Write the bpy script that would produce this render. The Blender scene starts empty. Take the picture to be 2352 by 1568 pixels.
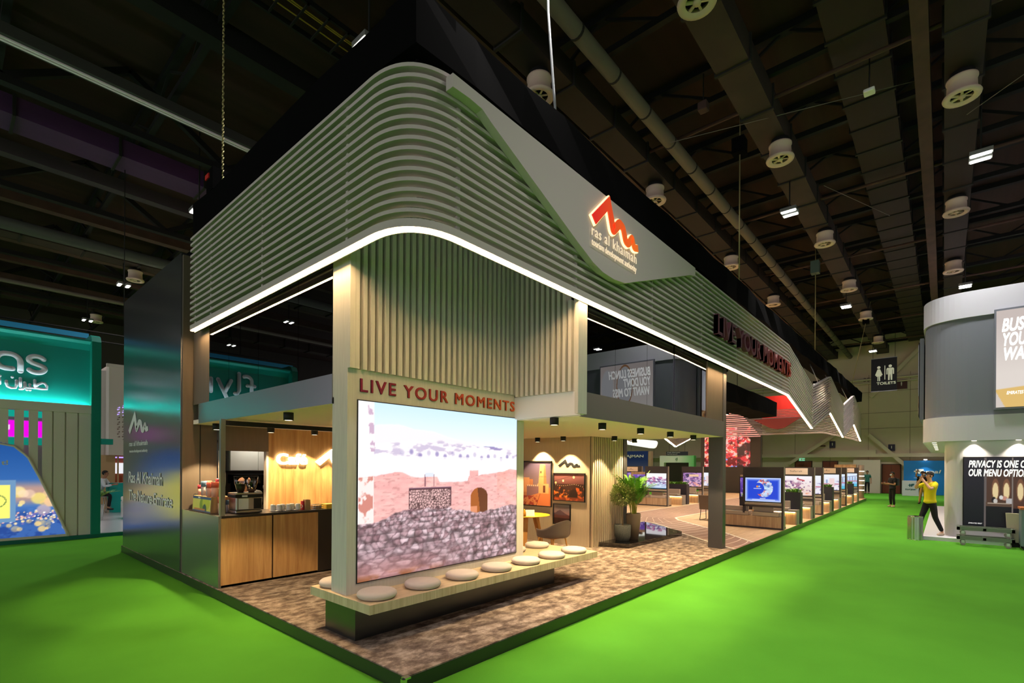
import bpy, bmesh, math, random
import numpy as np
from mathutils import Vector, Matrix
random.seed(7)
SC = bpy.context.scene
COL = SC.collection

# ------------------------------------------------------------------ camera
YAW, ROLL, FPX, HY = math.radians(48.996), math.radians(0.365), 1140.0, 1068.5
fw = Vector((math.sin(YAW), math.cos(YAW), 0)); rt = Vector((math.cos(YAW), -math.sin(YAW), 0)); up = Vector((0, 0, 1))
r2 = rt * math.cos(ROLL) + up * math.sin(ROLL); u2 = -rt * math.sin(ROLL) + up * math.cos(ROLL)
cd = bpy.data.cameras.new('camera'); cam = bpy.data.objects.new('camera', cd); COL.objects.link(cam)
cd.sensor_width = 36.0; cd.lens = FPX / 2352 * 36; cd.shift_y = (HY - 784) / 2352; cd.clip_end = 300
M = Matrix((r2, u2, -fw)).transposed().to_4x4(); M.translation = Vector((-2.670, -3.529, 2.0))
cam.matrix_world = M
SC.camera = cam

# ------------------------------------------------------------------ world, exposure
w = bpy.data.worlds.new('world'); SC.world = w; w.use_nodes = True
w.node_tree.nodes['Background'].inputs[0].default_value = (1.0, 0.90, 0.96, 1)
wn = w.node_tree; wtc = wn.nodes.new('ShaderNodeTexCoord'); wsp = wn.nodes.new('ShaderNodeSeparateXYZ'); wmr = wn.nodes.new('ShaderNodeMapRange')
wn.links.new(wtc.outputs['Generated'], wsp.inputs[0]); wn.links.new(wsp.outputs['X'], wmr.inputs[0]); wn.links.new(wmr.outputs[0], wn.nodes['Background'].inputs[1])
wmr.inputs[1].default_value = -1.0; wmr.inputs[2].default_value = 0.3; wmr.inputs[3].default_value = 1.25; wmr.inputs[4].default_value = 0.15   # ambient fill for the unseen hall, raised from its open end to light left faces
SC.view_settings.view_transform = 'Standard'; SC.view_settings.look = 'None'
SC.view_settings.exposure = 0.0; SC.view_settings.gamma = 1.0; SC.view_settings.use_curve_mapping = False
LAMP_W = 160.0          # each high-bay lamp
SPOT_W = 300.0           # each warm downlight
SPOT_COL = (1.0, 0.74, 0.42)
LED_COL = (1.0, 0.70, 0.36)

# ------------------------------------------------------------------ helpers
def lin(c):
    c = c / 255.0
    return c / 12.92 if c <= 0.04045 else ((c + 0.055) / 1.055) ** 2.4
def S(r, g, b): return (lin(r), lin(g), lin(b))

_M = {}
def mat(name, col, rough=0.6, metal=0.0, emit=None, es=0.0, ior=1.45, spec=0.5, coat=0.0, bump=0.0, bscale=60.0, vary=0.0, vscale=(3, 3, 3), trans=0.0, alpha=1.0):
    if name in _M: return _M[name]
    m = bpy.data.materials.new(name); m.use_nodes = True; nt = m.node_tree
    b = nt.nodes['Principled BSDF']
    b.inputs['Base Color'].default_value = (*col, 1); b.inputs['Roughness'].default_value = rough
    b.inputs['Metallic'].default_value = metal; b.inputs['IOR'].default_value = ior
    b.inputs['Specular IOR Level'].default_value = spec; b.inputs['Coat Weight'].default_value = coat
    b.inputs['Transmission Weight'].default_value = trans; b.inputs['Alpha'].default_value = alpha
    if emit: b.inputs['Emission Color'].default_value = (*emit, 1); b.inputs['Emission Strength'].default_value = es
    if vary or bump:
        tc = nt.nodes.new('ShaderNodeTexCoord')
        mp = nt.nodes.new('ShaderNodeMapping'); mp.inputs['Scale'].default_value = vscale
        nt.links.new(tc.outputs['Object'], mp.inputs['Vector'])
        n = nt.nodes.new('ShaderNodeTexNoise'); n.inputs['Scale'].default_value = 1.0; n.inputs['Detail'].default_value = 5
        nt.links.new(mp.outputs[0], n.inputs['Vector'])
        if vary:
            mx = nt.nodes.new('ShaderNodeMixRGB'); mx.inputs[1].default_value = (*[c * (1 - vary) for c in col], 1); mx.inputs[2].default_value = (*[min(1, c * (1 + vary)) for c in col], 1)
            rp = nt.nodes.new('ShaderNodeMapRange'); rp.inputs[1].default_value = 0.3; rp.inputs[2].default_value = 0.7
            nt.links.new(n.outputs['Fac'], rp.inputs[0]); nt.links.new(rp.outputs[0], mx.inputs[0]); nt.links.new(mx.outputs[0], b.inputs['Base Color'])
        if bump:
            n2 = nt.nodes.new('ShaderNodeTexNoise'); n2.inputs['Scale'].default_value = bscale; n2.inputs['Detail'].default_value = 3
            nt.links.new(tc.outputs['Object'], n2.inputs['Vector'])
            bp = nt.nodes.new('ShaderNodeBump'); bp.inputs['Strength'].default_value = bump; bp.inputs['Distance'].default_value = 0.01
            nt.links.new(n2.outputs['Fac'], bp.inputs['Height']); nt.links.new(bp.outputs[0], b.inputs['Normal'])
    _M[name] = m; return m

def wood(name, c1, c2, scale=(14, 14, 0.9), rough=0.45, board=None):
    if name in _M: return _M[name]
    m = mat(name, c1, rough); nt = m.node_tree; b = nt.nodes['Principled BSDF']
    tc = nt.nodes.new('ShaderNodeTexCoord'); mp = nt.nodes.new('ShaderNodeMapping'); mp.inputs['Scale'].default_value = scale
    nt.links.new(tc.outputs['Object'], mp.inputs['Vector'])
    n = nt.nodes.new('ShaderNodeTexNoise'); n.inputs['Scale'].default_value = 1.0; n.inputs['Detail'].default_value = 6; n.inputs['Roughness'].default_value = 0.65
    n.inputs['Distortion'].default_value = 0.6
    nt.links.new(mp.outputs[0], n.inputs['Vector'])
    r = nt.nodes.new('ShaderNodeValToRGB'); r.color_ramp.elements[0].position = 0.32; r.color_ramp.elements[1].position = 0.68
    r.color_ramp.elements[0].color = (*c2, 1); r.color_ramp.elements[1].color = (*c1, 1)
    nt.links.new(n.outputs['Fac'], r.inputs[0]); nt.links.new(r.outputs[0], b.inputs['Base Color'])
    return m

def emis(name, col, s):
    if name in _M: return _M[name]
    m = bpy.data.materials.new(name); m.use_nodes = True; nt = m.node_tree; nt.nodes.clear()
    e = nt.nodes.new('ShaderNodeEmission'); e.inputs[0].default_value = (*col, 1); e.inputs[1].default_value = s
    o = nt.nodes.new('ShaderNodeOutputMaterial'); nt.links.new(e.outputs[0], o.inputs[0])
    _M[name] = m; return m

def attr_mat(name, emit=0.0, rough=0.5, spec=0.3):
    """colours of a picture or screen, read from the mesh's colour attribute"""
    if name in _M: return _M[name]
    m = bpy.data.materials.new(name); m.use_nodes = True; nt = m.node_tree; b = nt.nodes['Principled BSDF']
    a = nt.nodes.new('ShaderNodeVertexColor'); a.layer_name = 'Col'
    b.inputs['Roughness'].default_value = rough; b.inputs['Specular IOR Level'].default_value = spec
    if emit:
        b.inputs['Base Color'].default_value = (0.01, 0.01, 0.01, 1)
        nt.links.new(a.outputs[0], b.inputs['Emission Color']); b.inputs['Emission Strength'].default_value = emit
    else:
        nt.links.new(a.outputs[0], b.inputs['Base Color'])
    _M[name] = m; return m

def wtrans(o):
    v = Vector((0, 0, 0))
    while o: v += o.location; o = o.parent
    return v

class MB:
    def __init__(s): s.v = []; s.f = []; s.sm = []; s.mi = []; s.cur = 0; s.smooth = False
    def add(s, vs, fs, smooth=None):
        b = len(s.v); s.v += [tuple(v) for v in vs]
        for f in fs: s.f.append([b + i for i in f]); s.sm.append(s.smooth if smooth is None else smooth); s.mi.append(s.cur)
        return s
    def box(s, x0, y0, z0, x1, y1, z1):
        x0, x1 = sorted((x0, x1)); y0, y1 = sorted((y0, y1)); z0, z1 = sorted((z0, z1))
        return s.add([(x0,y0,z0),(x1,y0,z0),(x1,y1,z0),(x0,y1,z0),(x0,y0,z1),(x1,y0,z1),(x1,y1,z1),(x0,y1,z1)],
                     [(0,3,2,1),(4,5,6,7),(0,1,5,4),(1,2,6,5),(2,3,7,6),(3,0,4,7)], False)
    def obox(s, c, ax, ay, az):
        c = Vector(c); ax = Vector(ax); ay = Vector(ay); az = Vector(az)
        vs = [c + i*ax + j*ay + k*az for k in (-1,1) for i, j in ((-1,-1),(1,-1),(1,1),(-1,1))]
        return s.add(vs, [(0,3,2,1),(4,5,6,7),(0,1,5,4),(1,2,6,5),(2,3,7,6),(3,0,4,7)], False)
    def beam(s, a, b, wd, ht, upv=(0,0,1)):
        a = Vector(a); b = Vector(b); d = (b - a); L = d.length; d.normalize(); u = Vector(upv)
        sd = d.cross(u)
        if sd.length < 1e-4: sd = d.cross(Vector((1,0,0)))
        sd.normalize(); u = sd.cross(d)
        return s.obox((a+b)/2, d*L/2, sd*wd/2, u*ht/2)
    def prism(s, poly, axis, a, b):
        n = len(poly)
        def P(p, t):
            return (t, p[0], p[1]) if axis == 'x' else (p[0], t, p[1]) if axis == 'y' else (p[0], p[1], t)
        vs = [P(p, a) for p in poly] + [P(p, b) for p in poly]
        fs = [list(range(n))[::-1], list(range(n, 2*n))] + [(i, (i+1) % n, n + (i+1) % n, n + i) for i in range(n)]
        return s.add(vs, fs, False)
    def tube(s, pts, r, n=8, caps=True, closed=False):
        pts = [Vector(p) for p in pts]; N = len(pts); rs = r if isinstance(r, (list, tuple)) else [r]*N
        rings = []; prev = None
        for i, p in enumerate(pts):
            if closed: d = pts[(i+1) % N] - pts[i-1]
            else: d = pts[min(i+1, N-1)] - pts[max(i-1, 0)]
            d.normalize()
            if prev is None:
                u = Vector((0,0,1)) if abs(d.z) < 0.9 else Vector((1,0,0))
                a = d.cross(u).normalized()
            else: a = (prev - d * prev.dot(d)).normalized()
            prev = a; b = d.cross(a)
            rings.append([p + (a*math.cos(2*math.pi*k/n) + b*math.sin(2*math.pi*k/n))*rs[i] for k in range(n)])
        vs = [v for R in rings for v in R]; fs = []
        for i in range(N if closed else N-1):
            j = (i+1) % N
            for k in range(n): fs.append((i*n+k, i*n+(k+1) % n, j*n+(k+1) % n, j*n+k))
        s.add(vs, fs, True)
        if caps and not closed:
            b0 = len(s.v) - len(vs)
            s.f.append([b0+k for k in range(n)][::-1]); s.sm.append(False); s.mi.append(s.cur)
            s.f.append([b0+(N-1)*n+k for k in range(n)]); s.sm.append(False); s.mi.append(s.cur)
        return s
    def lathe(s, prof, c=(0,0,0), n=24, smooth=True, sx=1.0, sy=1.0):
        vs = []; fs = []
        for r, z in prof:
            for k in range(n):
                t = 2*math.pi*k/n; vs.append((c[0]+r*sx*math.cos(t), c[1]+r*sy*math.sin(t), c[2]+z))
        for i in range(len(prof)-1):
            for k in range(n): fs.append((i*n+k, i*n+(k+1) % n, (i+1)*n+(k+1) % n, (i+1)*n+k))
        s.add(vs, fs, smooth)
        b0 = len(s.v) - len(vs); L = len(prof)-1
        for i, rev in ((0, True), (L, False)):
            if prof[i][0] > 1e-5 and prof[0] != prof[L]:
                f = [b0+i*n+k for k in range(n)]
                s.f.append(f[::-1] if rev else f); s.sm.append(False); s.mi.append(s.cur)
        return s
    def ball(s, c, r, n=12, m=8, sq=(1,1,1)):
        prof = [(max(1e-6, math.sin(math.pi*i/m)), -math.cos(math.pi*i/m)) for i in range(m+1)]
        vs = []; fs = []
        for rr, z in prof:
            for k in range(n):
                t = 2*math.pi*k/n; vs.append((c[0]+r*sq[0]*rr*math.cos(t), c[1]+r*sq[1]*rr*math.sin(t), c[2]+r*sq[2]*z))
        for i in range(m):
            for k in range(n): fs.append((i*n+k, i*n+(k+1) % n, (i+1)*n+(k+1) % n, (i+1)*n+k))
        return s.add(vs, fs, True)
    def quad(s, a, b, c, d): return s.add([a, b, c, d], [(0,1,2,3)], False)
    def text(s, body, org, xd, yd, w=None, h=1.0, ext=0.01, bold=0.0, shear=0.0, cap=0.727, track=1.0):
        """lettering: org = baseline start, xd/yd unit vectors, h = cap height, w = total width (None keeps the natural one)"""
        c = bpy.data.curves.new('lettering_curve', 'FONT'); c.body = body; c.size = 1; c.extrude = 0.5; c.shear = shear; c.space_character = track; c.resolution_u = 4
        o = bpy.data.objects.new('lettering_curve', c); COL.objects.link(o)
        dg = bpy.context.evaluated_depsgraph_get(); me = bpy.data.meshes.new_from_object(o.evaluated_get(dg))
        co = [v.co.copy() for v in me.vertices]; fs = [list(p.vertices) for p in me.polygons]
        bpy.data.objects.remove(o); bpy.data.curves.remove(c); bpy.data.meshes.remove(me)
        if not co: return s
        x0 = min(v.x for v in co); x1 = max(v.x for v in co)
        ky = h / cap; kx = (w / (x1 - x0)) if w else ky
        xd = Vector(xd); yd = Vector(yd); zd = xd.cross(yd); org = Vector(org)
        for i, (dx, dy) in enumerate(((0,0),) if bold <= 0 else ((-bold,-bold),(bold,-bold),(bold,bold),(-bold,bold))):
            s.add([org + xd*((v.x-x0+dx)*kx) + yd*((v.y+dy)*ky) + zd*(v.z*ext*2 + i*0.0007) for v in co], fs, False)
        return s
    def build(s, name, mats, parent=None, kind=None, label=None, bevel=0.0):
        me = bpy.data.meshes.new(name); me.from_pydata(s.v, [], s.f)
        me.polygons.foreach_set('use_smooth', s.sm); me.polygons.foreach_set('material_index', s.mi)
        for m in (mats if isinstance(mats, (list, tuple)) else [mats]): me.materials.append(m)
        if bevel:
            bm = bmesh.new(); bm.from_mesh(me); bmesh.ops.recalc_face_normals(bm, faces=bm.faces)
            ed = [e for e in bm.edges if len(e.link_faces) == 2 and e.calc_face_angle(0) > 0.6]
            bmesh.ops.bevel(bm, geom=ed, offset=bevel, segments=2, affect='EDGES', profile=0.6, clamp_overlap=True); bm.to_mesh(me); bm.free()
        else:
            bm = bmesh.new(); bm.from_mesh(me); bmesh.ops.recalc_face_normals(bm, faces=bm.faces); bm.to_mesh(me); bm.free()
        me.update()
        o = bpy.data.objects.new(name, me); COL.objects.link(o)
        if parent: o.parent = parent; o.location = -wtrans(parent)
        if kind: o['kind'] = kind
        if label: o['label'] = label
        return o

def tag(o, label, cat, group=None, kind=None):
    o['label'] = label; o['category'] = cat
    if group: o['group'] = group
    if kind: o['kind'] = kind
    return o
def thing(name, label, cat, loc=(0,0,0), group=None, kind=None):
    o = bpy.data.objects.new(name, None); COL.objects.link(o); o.location = loc; o.empty_display_size = 0.1
    return tag(o, label, cat, group, kind)
def dup(root, loc, rz=None, label=None, scale=None):
    def rec(o, par):
        c = o.copy(); COL.objects.link(c)
        if par: c.parent = par
        for ch in list(o.children): rec(ch, c)
        return c
    r = rec(root, None); r.location = loc
    if rz is not None: r.rotation_euler = (0, 0, rz)
    if scale: r.scale = scale
    if label: r['label'] = label
    return r

def rounded_path(pts, rad, n=10):
    """2-D polyline with rounded inner corners"""
    out = [Vector(pts[0])]
    for i in range(1, len(pts)-1):
        p = Vector(pts[i]); a = (Vector(pts[i-1]) - p); b = (Vector(pts[i+1]) - p); r = rad[i] if isinstance(rad, (list, tuple)) else rad
        if r <= 0: out.append(p); continue
        al = a.angle(b); d = min(r / math.tan(al/2), a.length*0.48, b.length*0.48); a.normalize(); b.normalize()
        p0 = p + a*d; p1 = p + b*d
        for k in range(n+1):
            t = k/n; out.append(p0*(1-t)**2 + p*2*t*(1-t) + p1*t*t)
    out.append(Vector(pts[-1])); return out

# picture meshes: a fine grid whose vertices carry the printed / displayed colours
def hsh(ix, iy, k=0):
    n = (ix*374761393 + iy*668265263 + k*1274126177) & 0xffffffff
    n = ((n ^ (n >> 13))*1274126177) & 0xffffffff
    return ((n ^ (n >> 16)) & 0xffff) / 65535.0
def vnoise(u, v, k=0):
    iu = np.floor(u).astype(np.int64); iv = np.floor(v).astype(np.int64); fu = u-iu; fv = v-iv
    fu = fu*fu*(3-2*fu); fv = fv*fv*(3-2*fv)
    return (hsh(iu,iv,k)*(1-fu)+hsh(iu+1,iv,k)*fu)*(1-fv) + (hsh(iu,iv+1,k)*(1-fu)+hsh(iu+1,iv+1,k)*fu)*fv
def fbm(u, v, k=0, o=4):
    t = 0; a = 0.5; f = 1
    for i in range(o): t = t + a*vnoise(u*f, v*f, k+i); a *= 0.5; f *= 2
    return t/(1-0.5**o)
def cells(u, v, k=0):
    """distance to nearest seed, to the second, and that seed's random value"""
    iu = np.floor(u).astype(np.int64); iv = np.floor(v).astype(np.int64)
    d1 = np.full(u.shape, 9.0); d2 = d1.copy(); rv = np.zeros(u.shape)
    for a in (-1,0,1):
        for b in (-1,0,1):
            cx = iu+a; cy = iv+b; px = cx+hsh(cx,cy,k); py = cy+hsh(cx,cy,k+1); d = np.hypot(u-px, v-py)
            m = d < d1; d2 = np.where(m, d1, np.minimum(d2, d)); rv = np.where(m, hsh(cx,cy,k+2), rv); d1 = np.where(m, d, d1)
    return d1, d2, rv
def sst(a, b, x): t = np.clip((x-a)/(b-a), 0, 1); return t*t*(3-2*t)
class Pic:
    def __init__(s, nx, ny):
        s.nx, s.ny = nx, ny
        s.u, s.v = np.meshgrid(np.linspace(0,1,nx), np.linspace(0,1,ny)); s.c = np.zeros((ny,nx,3))
    def fill(s, mask, col):
        m = np.clip(np.asarray(mask, float), 0, 1)[..., None]; c = np.asarray(col, float)
        s.c = s.c*(1-m) + (c if c.ndim == 3 else c[None,None,:])*m; return s
    def grad(s, top, bot, a=0.0, b=1.0):
        t = np.clip((s.v-a)/(b-a), 0, 1)[..., None]; s.c = np.asarray(bot,float)*(1-t) + np.asarray(top,float)*t; return s
    def disc(s, x, y, rx, ry, col, soft=0.15, op=1.0): return s.fill(op*(1-sst(1-soft, 1+soft, np.hypot((s.u-x)/rx, (s.v-y)/ry))), col)
    def rect(s, x0, y0, x1, y1, col, op=1.0): return s.fill(op*((s.u>=x0)&(s.u<=x1)&(s.v>=y0)&(s.v<=y1)), col)
    def build(s, name, org, xd, yd, w, h, m, parent=None, mask=None):
        xd = Vector(xd)*w; yd = Vector(yd)*h; org = Vector(org)
        U = s.u.ravel(); V = s.v.ravel()
        co = np.array(org)[None,:] + U[:,None]*np.array(xd)[None,:] + V[:,None]*np.array(yd)[None,:]
        nx, ny = s.nx, s.ny; fs = []
        for j in range(ny-1):
            for i in range(nx-1):
                if mask is None or mask[j, i]: fs.append((j*nx+i, j*nx+i+1, (j+1)*nx+i+1, (j+1)*nx+i))
        me = bpy.data.meshes.new(name); me.from_pydata(co.tolist(), [], fs)
        ca = me.color_attributes.new('Col', 'FLOAT_COLOR', 'POINT')
        c = np.clip(s.c/255.0, 0, None).reshape(-1,3); c = np.where(c <= 0.04045, c/12.92, ((c+0.055)/1.055)**2.4)
        ca.data.foreach_set('color', np.concatenate([c, np.ones((len(c),1))], 1).ravel())
        me.materials.append(m); me.update()
        o = bpy.data.objects.new(name, me); COL.objects.link(o)
        if parent: o.parent = parent; o.location = -wtrans(parent)
        return o

# ------------------------------------------------------------------ materials
m_green = mat('green_carpet', S(84, 156, 44), 0.95, vary=0.10, vscale=(0.6, 0.6, 1), bump=0.25, bscale=220, spec=0.1)
m_kerb = mat('dark_green_kerb', S(30, 36, 32), 0.30, ior=1.6)
m_slat = mat('matt_grey_paint', S(192, 182, 180), 0.75, spec=0.25)
m_lam = mat('pale_linen_laminate', S(200, 197, 186), 0.6, vary=0.06, vscale=(40, 40, 3))
m_dark = mat('charcoal_laminate', S(52, 50, 49), 0.5)
m_black = mat('black_cloth', S(9, 9, 10), 0.95, spec=0.05)
m_gloss = mat('black_mirror_acrylic', S(8, 8, 9), 0.03, ior=1.7)
m_band = mat('grey_satin_panel', S(98, 95, 97), 0.42)
m_bandx = mat('slate_satin_panel', S(136, 140, 148), 0.28, metal=0.8)
m_logowall = mat('dark_metallic_satin_panel', S(142, 145, 150), 0.20, metal=0.92)
m_endpanel = mat('dark_satin_end_panel', S(150, 156, 150), 0.28, metal=0.85)
m_soffit = mat('cream_soffit_paint', S(238, 224, 208), 0.8)
m_brown = mat('brown_grey_panel', S(104, 92, 78), 0.6, vary=0.06, vscale=(20, 20, 2))
m_oak = wood('oak_veneer', S(206, 162, 106), S(166, 118, 68), (13, 13, 0.8))
m_oakx = wood('pale_oak_bench', S(214, 194, 158), S(186, 162, 124), (0.9, 26, 26))
m_oakedge = wood('pale_oak_edge', S(212, 198, 166), S(176, 158, 122), (22, 22, 0.8))
m_oaklight = wood('light_oak_leg', S(214, 160, 84), S(184, 124, 56), (16, 16, 1.5))
m_lounge = wood('lounge_oak', S(200, 172, 138), S(160, 128, 98), (15, 15, 0.9))
m_yellow = mat('yellow_lacquer', S(232, 182, 30), 0.4)
m_cush = mat('oatmeal_wool', S(204, 193, 183), 0.95, bump=0.3, bscale=260, spec=0.1)
m_white = mat('white_gloss', S(236, 234, 230), 0.35)
m_steel = mat('brushed_steel', S(190, 190, 188), 0.28, metal=1.0)
m_chrome = mat('chrome', S(215, 215, 215), 0.12, metal=1.0)
m_rubber = mat('black_rubber', S(20, 20, 20), 0.7)
m_led = emis('warm_led', (1.0, 0.63, 0.30), 95.0)
m_ledsoft = emis('warm_led_soft', (1.0, 0.66, 0.28), 2.6)
m_ledbench = emis('bench_led', (1.0, 0.66, 0.28), 22.0)
m_lampon = emis('lamp_lens', (1.0, 1.0, 0.92), 30.0)
m_spotlens = emis('downlight_lens', (1.0, 0.85, 0.6), 3.0)
m_leaf = mat('leaf_green', S(96, 150, 40), 0.5, vary=0.35, vscale=(9, 9, 9))
m_leafd = mat('leaf_olive', S(104, 116, 50), 0.55, vary=0.35, vscale=(12, 12, 12))
m_soil = mat('potting_soil', S(64, 46, 32), 0.95)
m_trunk = mat('bare_stem', S(150, 128, 98), 0.8)
m_print = attr_mat('printed_picture', 0.0, 0.45)
m_screen = attr_mat('lit_screen', 1.0, 0.3)
m_lightbox = attr_mat('lightbox_face', 0.85, 0.4)
# ================================================================== the hall
fl = MB().box(-25, -40, -0.05, 46, 45, 0.0).build('floor', m_green); tag(fl, 'bright green exhibition carpet covering the hall floor', 'floor', kind='structure')
m_deck = mat('roof_deck_steel', S(50, 30, 20), 0.9, vary=0.25, vscale=(0.2, 3.2, 1))
m_steelk = mat('roof_steel_dark', S(13, 12, 11), 0.8)
m_beam = mat('roof_beam_brown', S(74, 52, 44), 0.8, vary=0.2, vscale=(2, 2, 2))
ce = MB().box(-25, -40, 12.6, 46.5, 45, 12.8).build('ceiling', m_deck); tag(ce, 'dark brown corrugated roof deck high over the hall', 'ceiling', kind='structure')
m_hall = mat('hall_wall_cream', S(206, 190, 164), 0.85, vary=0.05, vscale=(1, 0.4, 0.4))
m_hallgroove = mat('hall_wall_groove', S(132, 118, 100), 0.9)
wf = thing('wall_far', 'cream panelled end wall of the exhibition hall', 'wall', (46, 0, 0), kind='structure')
MB().box(46, -40, 0, 46.4, 45, 12.6).build('wall_panel', m_hall, wf)
g = MB()
for z in (5.1, 6.32, 8.0): g.box(45.985, -40, z, 46.0, 45, z+0.03)
for y in np.arange(-38, 44, 2.6): g.box(45.985, y, 0.0, 46.0, y+0.025, 9.4)
g.build('wall_panel_joints', m_hallgroove, wf)
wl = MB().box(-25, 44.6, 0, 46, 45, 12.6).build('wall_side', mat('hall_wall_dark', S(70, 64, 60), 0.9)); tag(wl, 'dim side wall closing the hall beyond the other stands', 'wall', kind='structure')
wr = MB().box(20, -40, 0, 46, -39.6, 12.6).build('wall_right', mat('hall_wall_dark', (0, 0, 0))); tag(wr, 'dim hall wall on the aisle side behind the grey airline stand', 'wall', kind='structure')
# wall steelwork: horizontal rails and diagonal braces
m_rail = mat('hall_rail_cream', S(204, 190, 162), 0.7)
t = thing('trim_1', 'long cream horizontal rail running across the far hall wall', 'rail', (45.8, 0, 2.98), kind='structure')
MB().box(45.6, -38, 2.84, 45.98, 44, 3.12).build('rail', m_rail, t)
MB().box(45.5, 9.0, 2.84, 45.98, 10.75, 3.62).build('duct_box', m_rail, t); MB().box(45.6, 0.5, 3.12, 45.98, 4.3, 3.4).build('duct_box', m_rail, t)
for i, (y0, z0, y1, z1) in enumerate(((6.6, 2.3, 1.44, 6.0), (0.95, 4.6, -1.6, 1.9), (0.88, 7.6, -2.6, 11.6), (13.5, 3.4, 9.4, 8.0), (-6, 3.1, -2.6, 6.4))):
    o = MB().beam((45.75, y0, z0), (45.75, y1, z1), 0.26, 0.26).build('trim_%d' % (i+2), m_rail)
    tag(o, ('cream diagonal brace rising beside the slatted ribbon on the far wall', 'cream diagonal brace falling towards the wall doors', 'cream diagonal brace behind the toilets banner', 'cream diagonal brace behind the red lit screen', 'cream diagonal brace above the blue travel booth')[i], 'brace', kind='structure')
o = MB().tube([(45.7, -30, 9.0), (45.7, 40, 9.0)], 0.09).tube([(45.7, -30, 8.7), (45.7, 40, 8.7)], 0.06).build('wall_pipe', m_rail); tag(o, 'pair of cream pipes along the upper far wall', 'pipe')
# doors in the far wall
m_door = mat('red_brown_door', S(112, 54, 34), 0.55); m_doorf = mat('door_frame_dark', S(58, 40, 30), 0.6)
for i, (y0, y1, h, lab) in enumerate(((0.1, -1.02, 2.24, 'brown double door beside the blue travel booth'), (6.15, 4.95, 2.48, 'red brown door under the green exit sign'), (4.1, 3.1, 2.48, 'red brown door between exit sign and reception column'))):
    d = thing('door_%d' % (i+1), lab, 'door', (45.95, (y0+y1)/2, 0), kind='structure')
    MB().box(45.9, y0+0.06, 0, 45.99, y1-0.06, h+0.06).build('door_frame', m_doorf, d)
    for s in (0, 1):
        ya = y0 + (y1-y0)*s*0.5; yb = ya + (y1-y0)*0.5
        lf = MB().box(45.86, ya-0.01, 0.02, 45.9, yb+0.01, h).build('door_leaf', m_door, d)
        MB().box(45.82, (y0+y1)/2 + (0.06 if s == 0 else -0.08), 0.95, 45.86, (y0+y1)/2 + (0.08 if s == 0 else -0.06), 1.25).build('push_plate', m_steel, lf)
# signs on the far wall
def wallsign(name, lab, y, z, w, h, col, x=45.9, marks=None):
    t = thing(name, lab, 'sign', (x, y, z))
    MB().box(x, y-w/2, z-h/2, x+0.05, y+w/2, z+h/2).build('sign_plate', col, t)
    if marks: marks(t, x, y, z, w, h)
    return t
m_navy = mat('navy_sign', S(30, 28, 60), 0.5); m_maroon = mat('maroon_sign', S(70, 32, 24), 0.5)
m_signw = mat('sign_white', S(240, 236, 222), 0.5)
def figure(t, x, y, z, w, h):
    f = MB().ball((x-0.01, y, z+h*0.2), h*0.06, 8, 6).box(x-0.02, y-h*0.05, z-h*0.02, x, y+h*0.05, z+h*0.14).box(x-0.02, y-h*0.035, z-h*0.16, x, y+h*0.035, z)
    f.build('sign_symbol', m_signw, t)
wallsign('wall_sign', 'small navy sign on the far wall over the brown double door', -0.47, 3.58, 0.42, 0.5, m_navy, marks=figure)
wallsign('wall_sign', 'small navy sign on the far wall under the slatted ribbon', 3.45, 3.9, 0.42, 0.55, m_navy, marks=figure)
wallsign('wall_sign', 'brown toilet sign on the far wall behind the toilets banner', -1.05, 8.45, 0.7, 0.72, m_maroon, marks=figure)
def exitmarks(t, x, y, z, w, h): MB().box(x-0.02, y-0.03, z-h*0.3, x, y+0.07, z+h*0.3).box(x-0.02, y-0.22, z-0.03, x, y-0.08, z+0.03).build('sign_symbol', m_signw, t)
wallsign('exit_sign', 'lit green exit sign hanging over the red brown door', 5.55, 2.66, 0.42, 0.24, emis('exit_green', S(120, 200, 150), 1.0), x=45.3, marks=exitmarks)
o = MB().text('35', (45.97, 1.36, 7.0+1.9), (0,-1,0), (0,0,1), 0.42, 0.3, 0.004).build('bay_number', m_steelk); tag(o, 'dark bay number 35 painted on the far wall', 'number')
o = MB().box(45.95, 3.95, 3.74, 45.99, 4.45, 3.86).build('wall_plate', m_maroon); tag(o, 'small maroon plate on the far wall beside a navy sign', 'sign')

# ------------------------------------------------------------------ roof steelwork, ducts, lamps
LAMPS = [(x, y) for x in (-9.6, 2.6, 14.5, 26.3, 38.5) for y in (-13.6, -4.2, 0.1, 4.7, 14.1, 23.9, 32.2)]
def lamp_label(x, y): 
    return {(2.6,4.7): 'glaring twin high-bay lamp above the rounded canopy corner', (2.6,14.1): 'twin high-bay lamp shining just above the canopy end by the dark logo wall', (2.6,23.9): 'twin high-bay lamp over the ring vent beside the dark logo wall', (2.6,32.2): 'twin high-bay lamp low over the teal airline stand',
            (14.5,0.1): 'twin high-bay lamp between two ring vents above the aisle duct', (14.5,-4.2): 'twin high-bay lamp above the grey airline stand beside the brown girder', (26.3,0.1): 'distant twin high-bay lamp near the end of the aisle duct', (26.3,-4.2): 'twin high-bay lamp just over the rim of the grey airline stand', (38.5,0.1): 'twin high-bay lamp hanging closest to the far wall above the ribbon', (38.5,-4.2): 'twin high-bay lamp near the far wall beside the grey stand rim', (38.5,4.7): 'twin high-bay lamp over the far end of the lounge'}.get((x,y), 'twin high-bay lamp among the roof trusses')
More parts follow.
